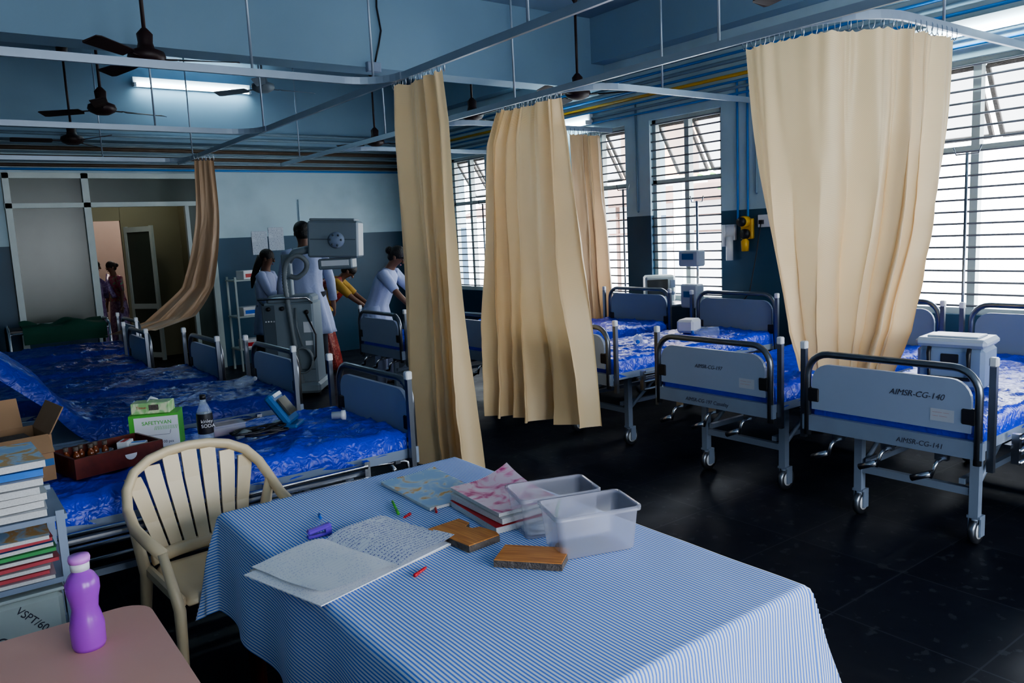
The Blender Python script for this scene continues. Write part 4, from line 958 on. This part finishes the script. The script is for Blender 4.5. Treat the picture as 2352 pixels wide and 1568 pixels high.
MB().box((0, .05, .15), (.32, .24, .28), None, .02).obj("housing", M['offw'], mn); MB().box((-.03, -.075, .16), (.22, .01, .18), None, .004).obj("screen", M['screen'], mn); MB().cyl((.13, -.07, .1), (.13, -.09, .1), .02).obj("knob", M['gray'], mn); MB().box((.13, -.075, .2), (.05, .01, .08)).obj("button_panel", M['gray'], mn)
iv = on("iv_stand", "iv stand", "steel drip stand carrying syringe pumps", (6.3, 5.3, 0))
MB().cyl((0, 0, .08), (0, 0, 1.95), .012, seg=8).tube([(-.1, 0, 2.0), (-.08, 0, 1.94), (.08, 0, 1.94), (.1, 0, 2.0)], .006, 6).obj("pole", M['chrome'], iv)
def star(par, n_, R_, z_):
    mb = MB()
    for k in range(n_): a = 2*pi*k/n_+.3; mb.tube([(0, 0, z_), (R_*cos(a), R_*sin(a), .03)], .014, 8).ell((R_*cos(a), R_*sin(a), .026), (.026, .026, .026), 8, 6)
    mb.obj("base", M['dsteel'], par)
star(iv, 5, .2, .09)
for zz, w in ((1.38, .2), (1.0, .16)):
    q = MB().box((-.09, 0, zz), (.12, w+.06, .16 if zz > 1.2 else .24), None, .015).obj("pump", M['coolid'], iv); MB().box((-.155, 0, zz+.02), (.01, w*.7, .06)).obj("pump_display", M['bp'], q)
for k, (x_, y_) in enumerate(((6.33, 2.75), (6.38, 6.42), (6.38, 9.2))):
    iv2 = on("iv_stand", "iv stand", "thin steel drip stand by window", (x_, y_, 0))
    MB().cyl((0, 0, .05), (0, 0, 2.15), .011, seg=8).tube([(0, -.1, 2.2), (0, -.08, 2.14), (0, .08, 2.14), (0, .1, 2.2)], .006, 6).obj("pole", M['dsteel'], iv2)
    star(iv2, 5, .18, .08)
bag = None
for k, (x_, y_, z_) in enumerate(((4.6, 6.0, BZ), (4.85, 5.8, BZ), (5.4, 4.45, BZ), (4.7, 4.6, BZ))):
    if bag is None:
        bag = thing("fluid_bottle", "clear plastic fluid bottle lying on mattress", "bottle", (x_, y_, z_), .4, "fluid bottles on the window beds")
        MB().lathe([(.001, -.1), (.038, -.1), (.04, -.08), (.04, .06), (.018, .09), (.014, .12)], (0, 0, .042), 16, Matrix.Rotation(pi/2, 3, 'Y')).obj("bottle_body", M['bottle'], bag); MB().lathe([(.001, .12), (.017, .12), (.017, .14), (.001, .14)], (0, 0, .042), 12, Matrix.Rotation(pi/2, 3, 'Y')).obj("cap", M['bluep'], bag)
    else: n = copy_tree(bag); n.location = (x_, y_, z_); n.rotation_euler = (0, 0, 1.3*k)
rg = on("gas_regulator", "regulator", "yellow and black medical gas regulator on wall", (6.6, 4.9, 1.5))
MB().box((-.02, 0, .15), (.04, .14, .2), None, .008).cyl((-.03, 0, .22), (-.1, 0, .22), .055).obj("body", M['yellow'], rg)
for zz, x0, r_ in ((.22, -.1, .045), (.1, -.04, .05)): MB().cyl((x0, 0, zz), (x0-.04, 0, zz), r_).obj("gauge", M['black'], rg)
MB().lathe([(.001, -.12), (.035, -.12), (.04, -.02), (.02, 0), (.02, .06)], (-.06, 0, .05), 14).obj("jar", M['yellow'], rg)
rg2 = on("flow_meter", "regulator", "white oxygen flow meter fixed to wall", (6.6, 5.12, 1.5))
MB().box((-.02, 0, .12), (.04, .16, .16), None, .008).cyl((-.07, .03, .2), (-.07, .03, -.02), .02).cyl((-.07, -.04, .08), (-.07, -.04, -.16), .035).cyl((-.03, .03, .12), (-.08, .03, .12), .015).cyl((-.03, -.04, .06), (-.08, -.04, .06), .015).obj("body", M['white'], rg2)
sk_ = on("power_socket", "socket", "white wall socket with black plug", (6.6, 4.70, 1.72)); MB().box((-.01, 0, 0), (.02, .16, .12), None, .004).obj("plate", M['white'], sk_); MB().box((-.035, .03, -.01), (.03, .04, .04)).tube([(-.04, .03, -.02), (-.08, .05, -.3), (-.06, .15, -.7), (-.2, .2, -.85)], .006, 6).obj("plug", M['black'], sk_)
dv = on("ventilator_device", "medical device", "white portable device lying on blue mattress", (5.55, 4.78, BZ), radians(20)); MB().box((0, 0, .06), (.22, .16, .12), None, .02).obj("body", M['white'], dv); MB().tube([(.1, .02, .05), (.16, .12, .012), (.25, .05, .012), (.2, -.1, .012)], .008, 6).obj("tube", M['hose'], dv)
gt = on("stretcher_trolley", "trolley", "low steel trolley covered with green cloth", (1.15, 10.4, 0))
mb = MB()
for a in (-.5, .5):
    mb.tube([(a, -.22, .02), (a, -.22, .88), (a, -.12, .94), (a, .12, .94), (a, .22, .88), (a, .22, .02)], .016, 8)
for b in (-.22, .22): mb.tube([(-.5, b, .3), (.5, b, .3)], .014, 8).tube([(-.5, b, .86), (.5, b, .86)], .014, 8)
mb.obj("frame", M['chrome'], gt); MB().box((0, 0, .885), (.98, .42, .04), None, .01).obj("top_board", M['black'], gt)
vs = []; n = 26
for i in range(n+1):
    for j in range(n+1):
        x = -.42+.84*i/n; y = -.30+.52*j/n; dd = max(0, -y-.215)
        vs.append((x, max(y, -.235), .008-dd*2.2+.10*max(0, noise.noise(Vector((x*4, y*5, 3)))+.2)*(1 if dd == 0 else .1)))
mb = MB(); mb.add(vs, [(i*(n+1)+j, (i+1)*(n+1)+j, (i+1)*(n+1)+j+1, i*(n+1)+j+1) for i in range(n) for j in range(n)], True)
tag(mb.obj("green_sheet", M['dgreen'], loc=(1.2, 10.4, .905)), "crumpled dark green surgical sheet on trolley", "cloth")

# ------------------------------------------------------------ lighting
w = bpy.data.worlds.new("world"); bpy.context.scene.world = w; w.use_nodes = True
bg = w.node_tree.nodes["Background"]; bg.inputs[0].default_value = (.90, .95, 1, 1); bg.inputs[1].default_value = 14
sl_ = bpy.data.lights.new("sun", 'SUN'); sl_.energy = 18; sl_.angle = .02; so_l = bpy.data.objects.new("sun", sl_); C.objects.link(so_l)
so_l.rotation_euler = Vector((-.75, 0, .66)).to_track_quat('Z', 'Y').to_euler(); so_l.location = (8, 5, 10)
def portal(loc, size, rot):
    l = bpy.data.lights.new("portal", 'AREA'); l.shape = 'RECTANGLE'; l.size, l.size_y = size; l.cycles.is_portal = True
    o = bpy.data.objects.new("window_portal", l); C.objects.link(o); o.location = loc; o.rotation_euler = rot
for a, b in WIN: portal((XW+.3, (a+b)/2, 1.89), (1.98, b-a), (0, radians(90), 0))
for a, b in ((.3, 1.7), (2.6, 4.3)): portal(((a+b)/2, YR-.25, 1.9), (b-a, 2), (radians(90), 0, 0))
def pl(loc, e, col, r=.1):
    l = bpy.data.lights.new("fill_point", 'POINT'); l.energy = e; l.color = col; l.shadow_soft_size = r
    o = bpy.data.objects.new("corridor_fill_light", l); C.objects.link(o); o.location = loc
pl((3.6, 17.5, 3.2), 95, (1, .85, .75)); pl((2.6, 12.6, 2.7), 8, (1, .93, .7))  # added point lights without a fixture, brightening the corridor beyond the doorway
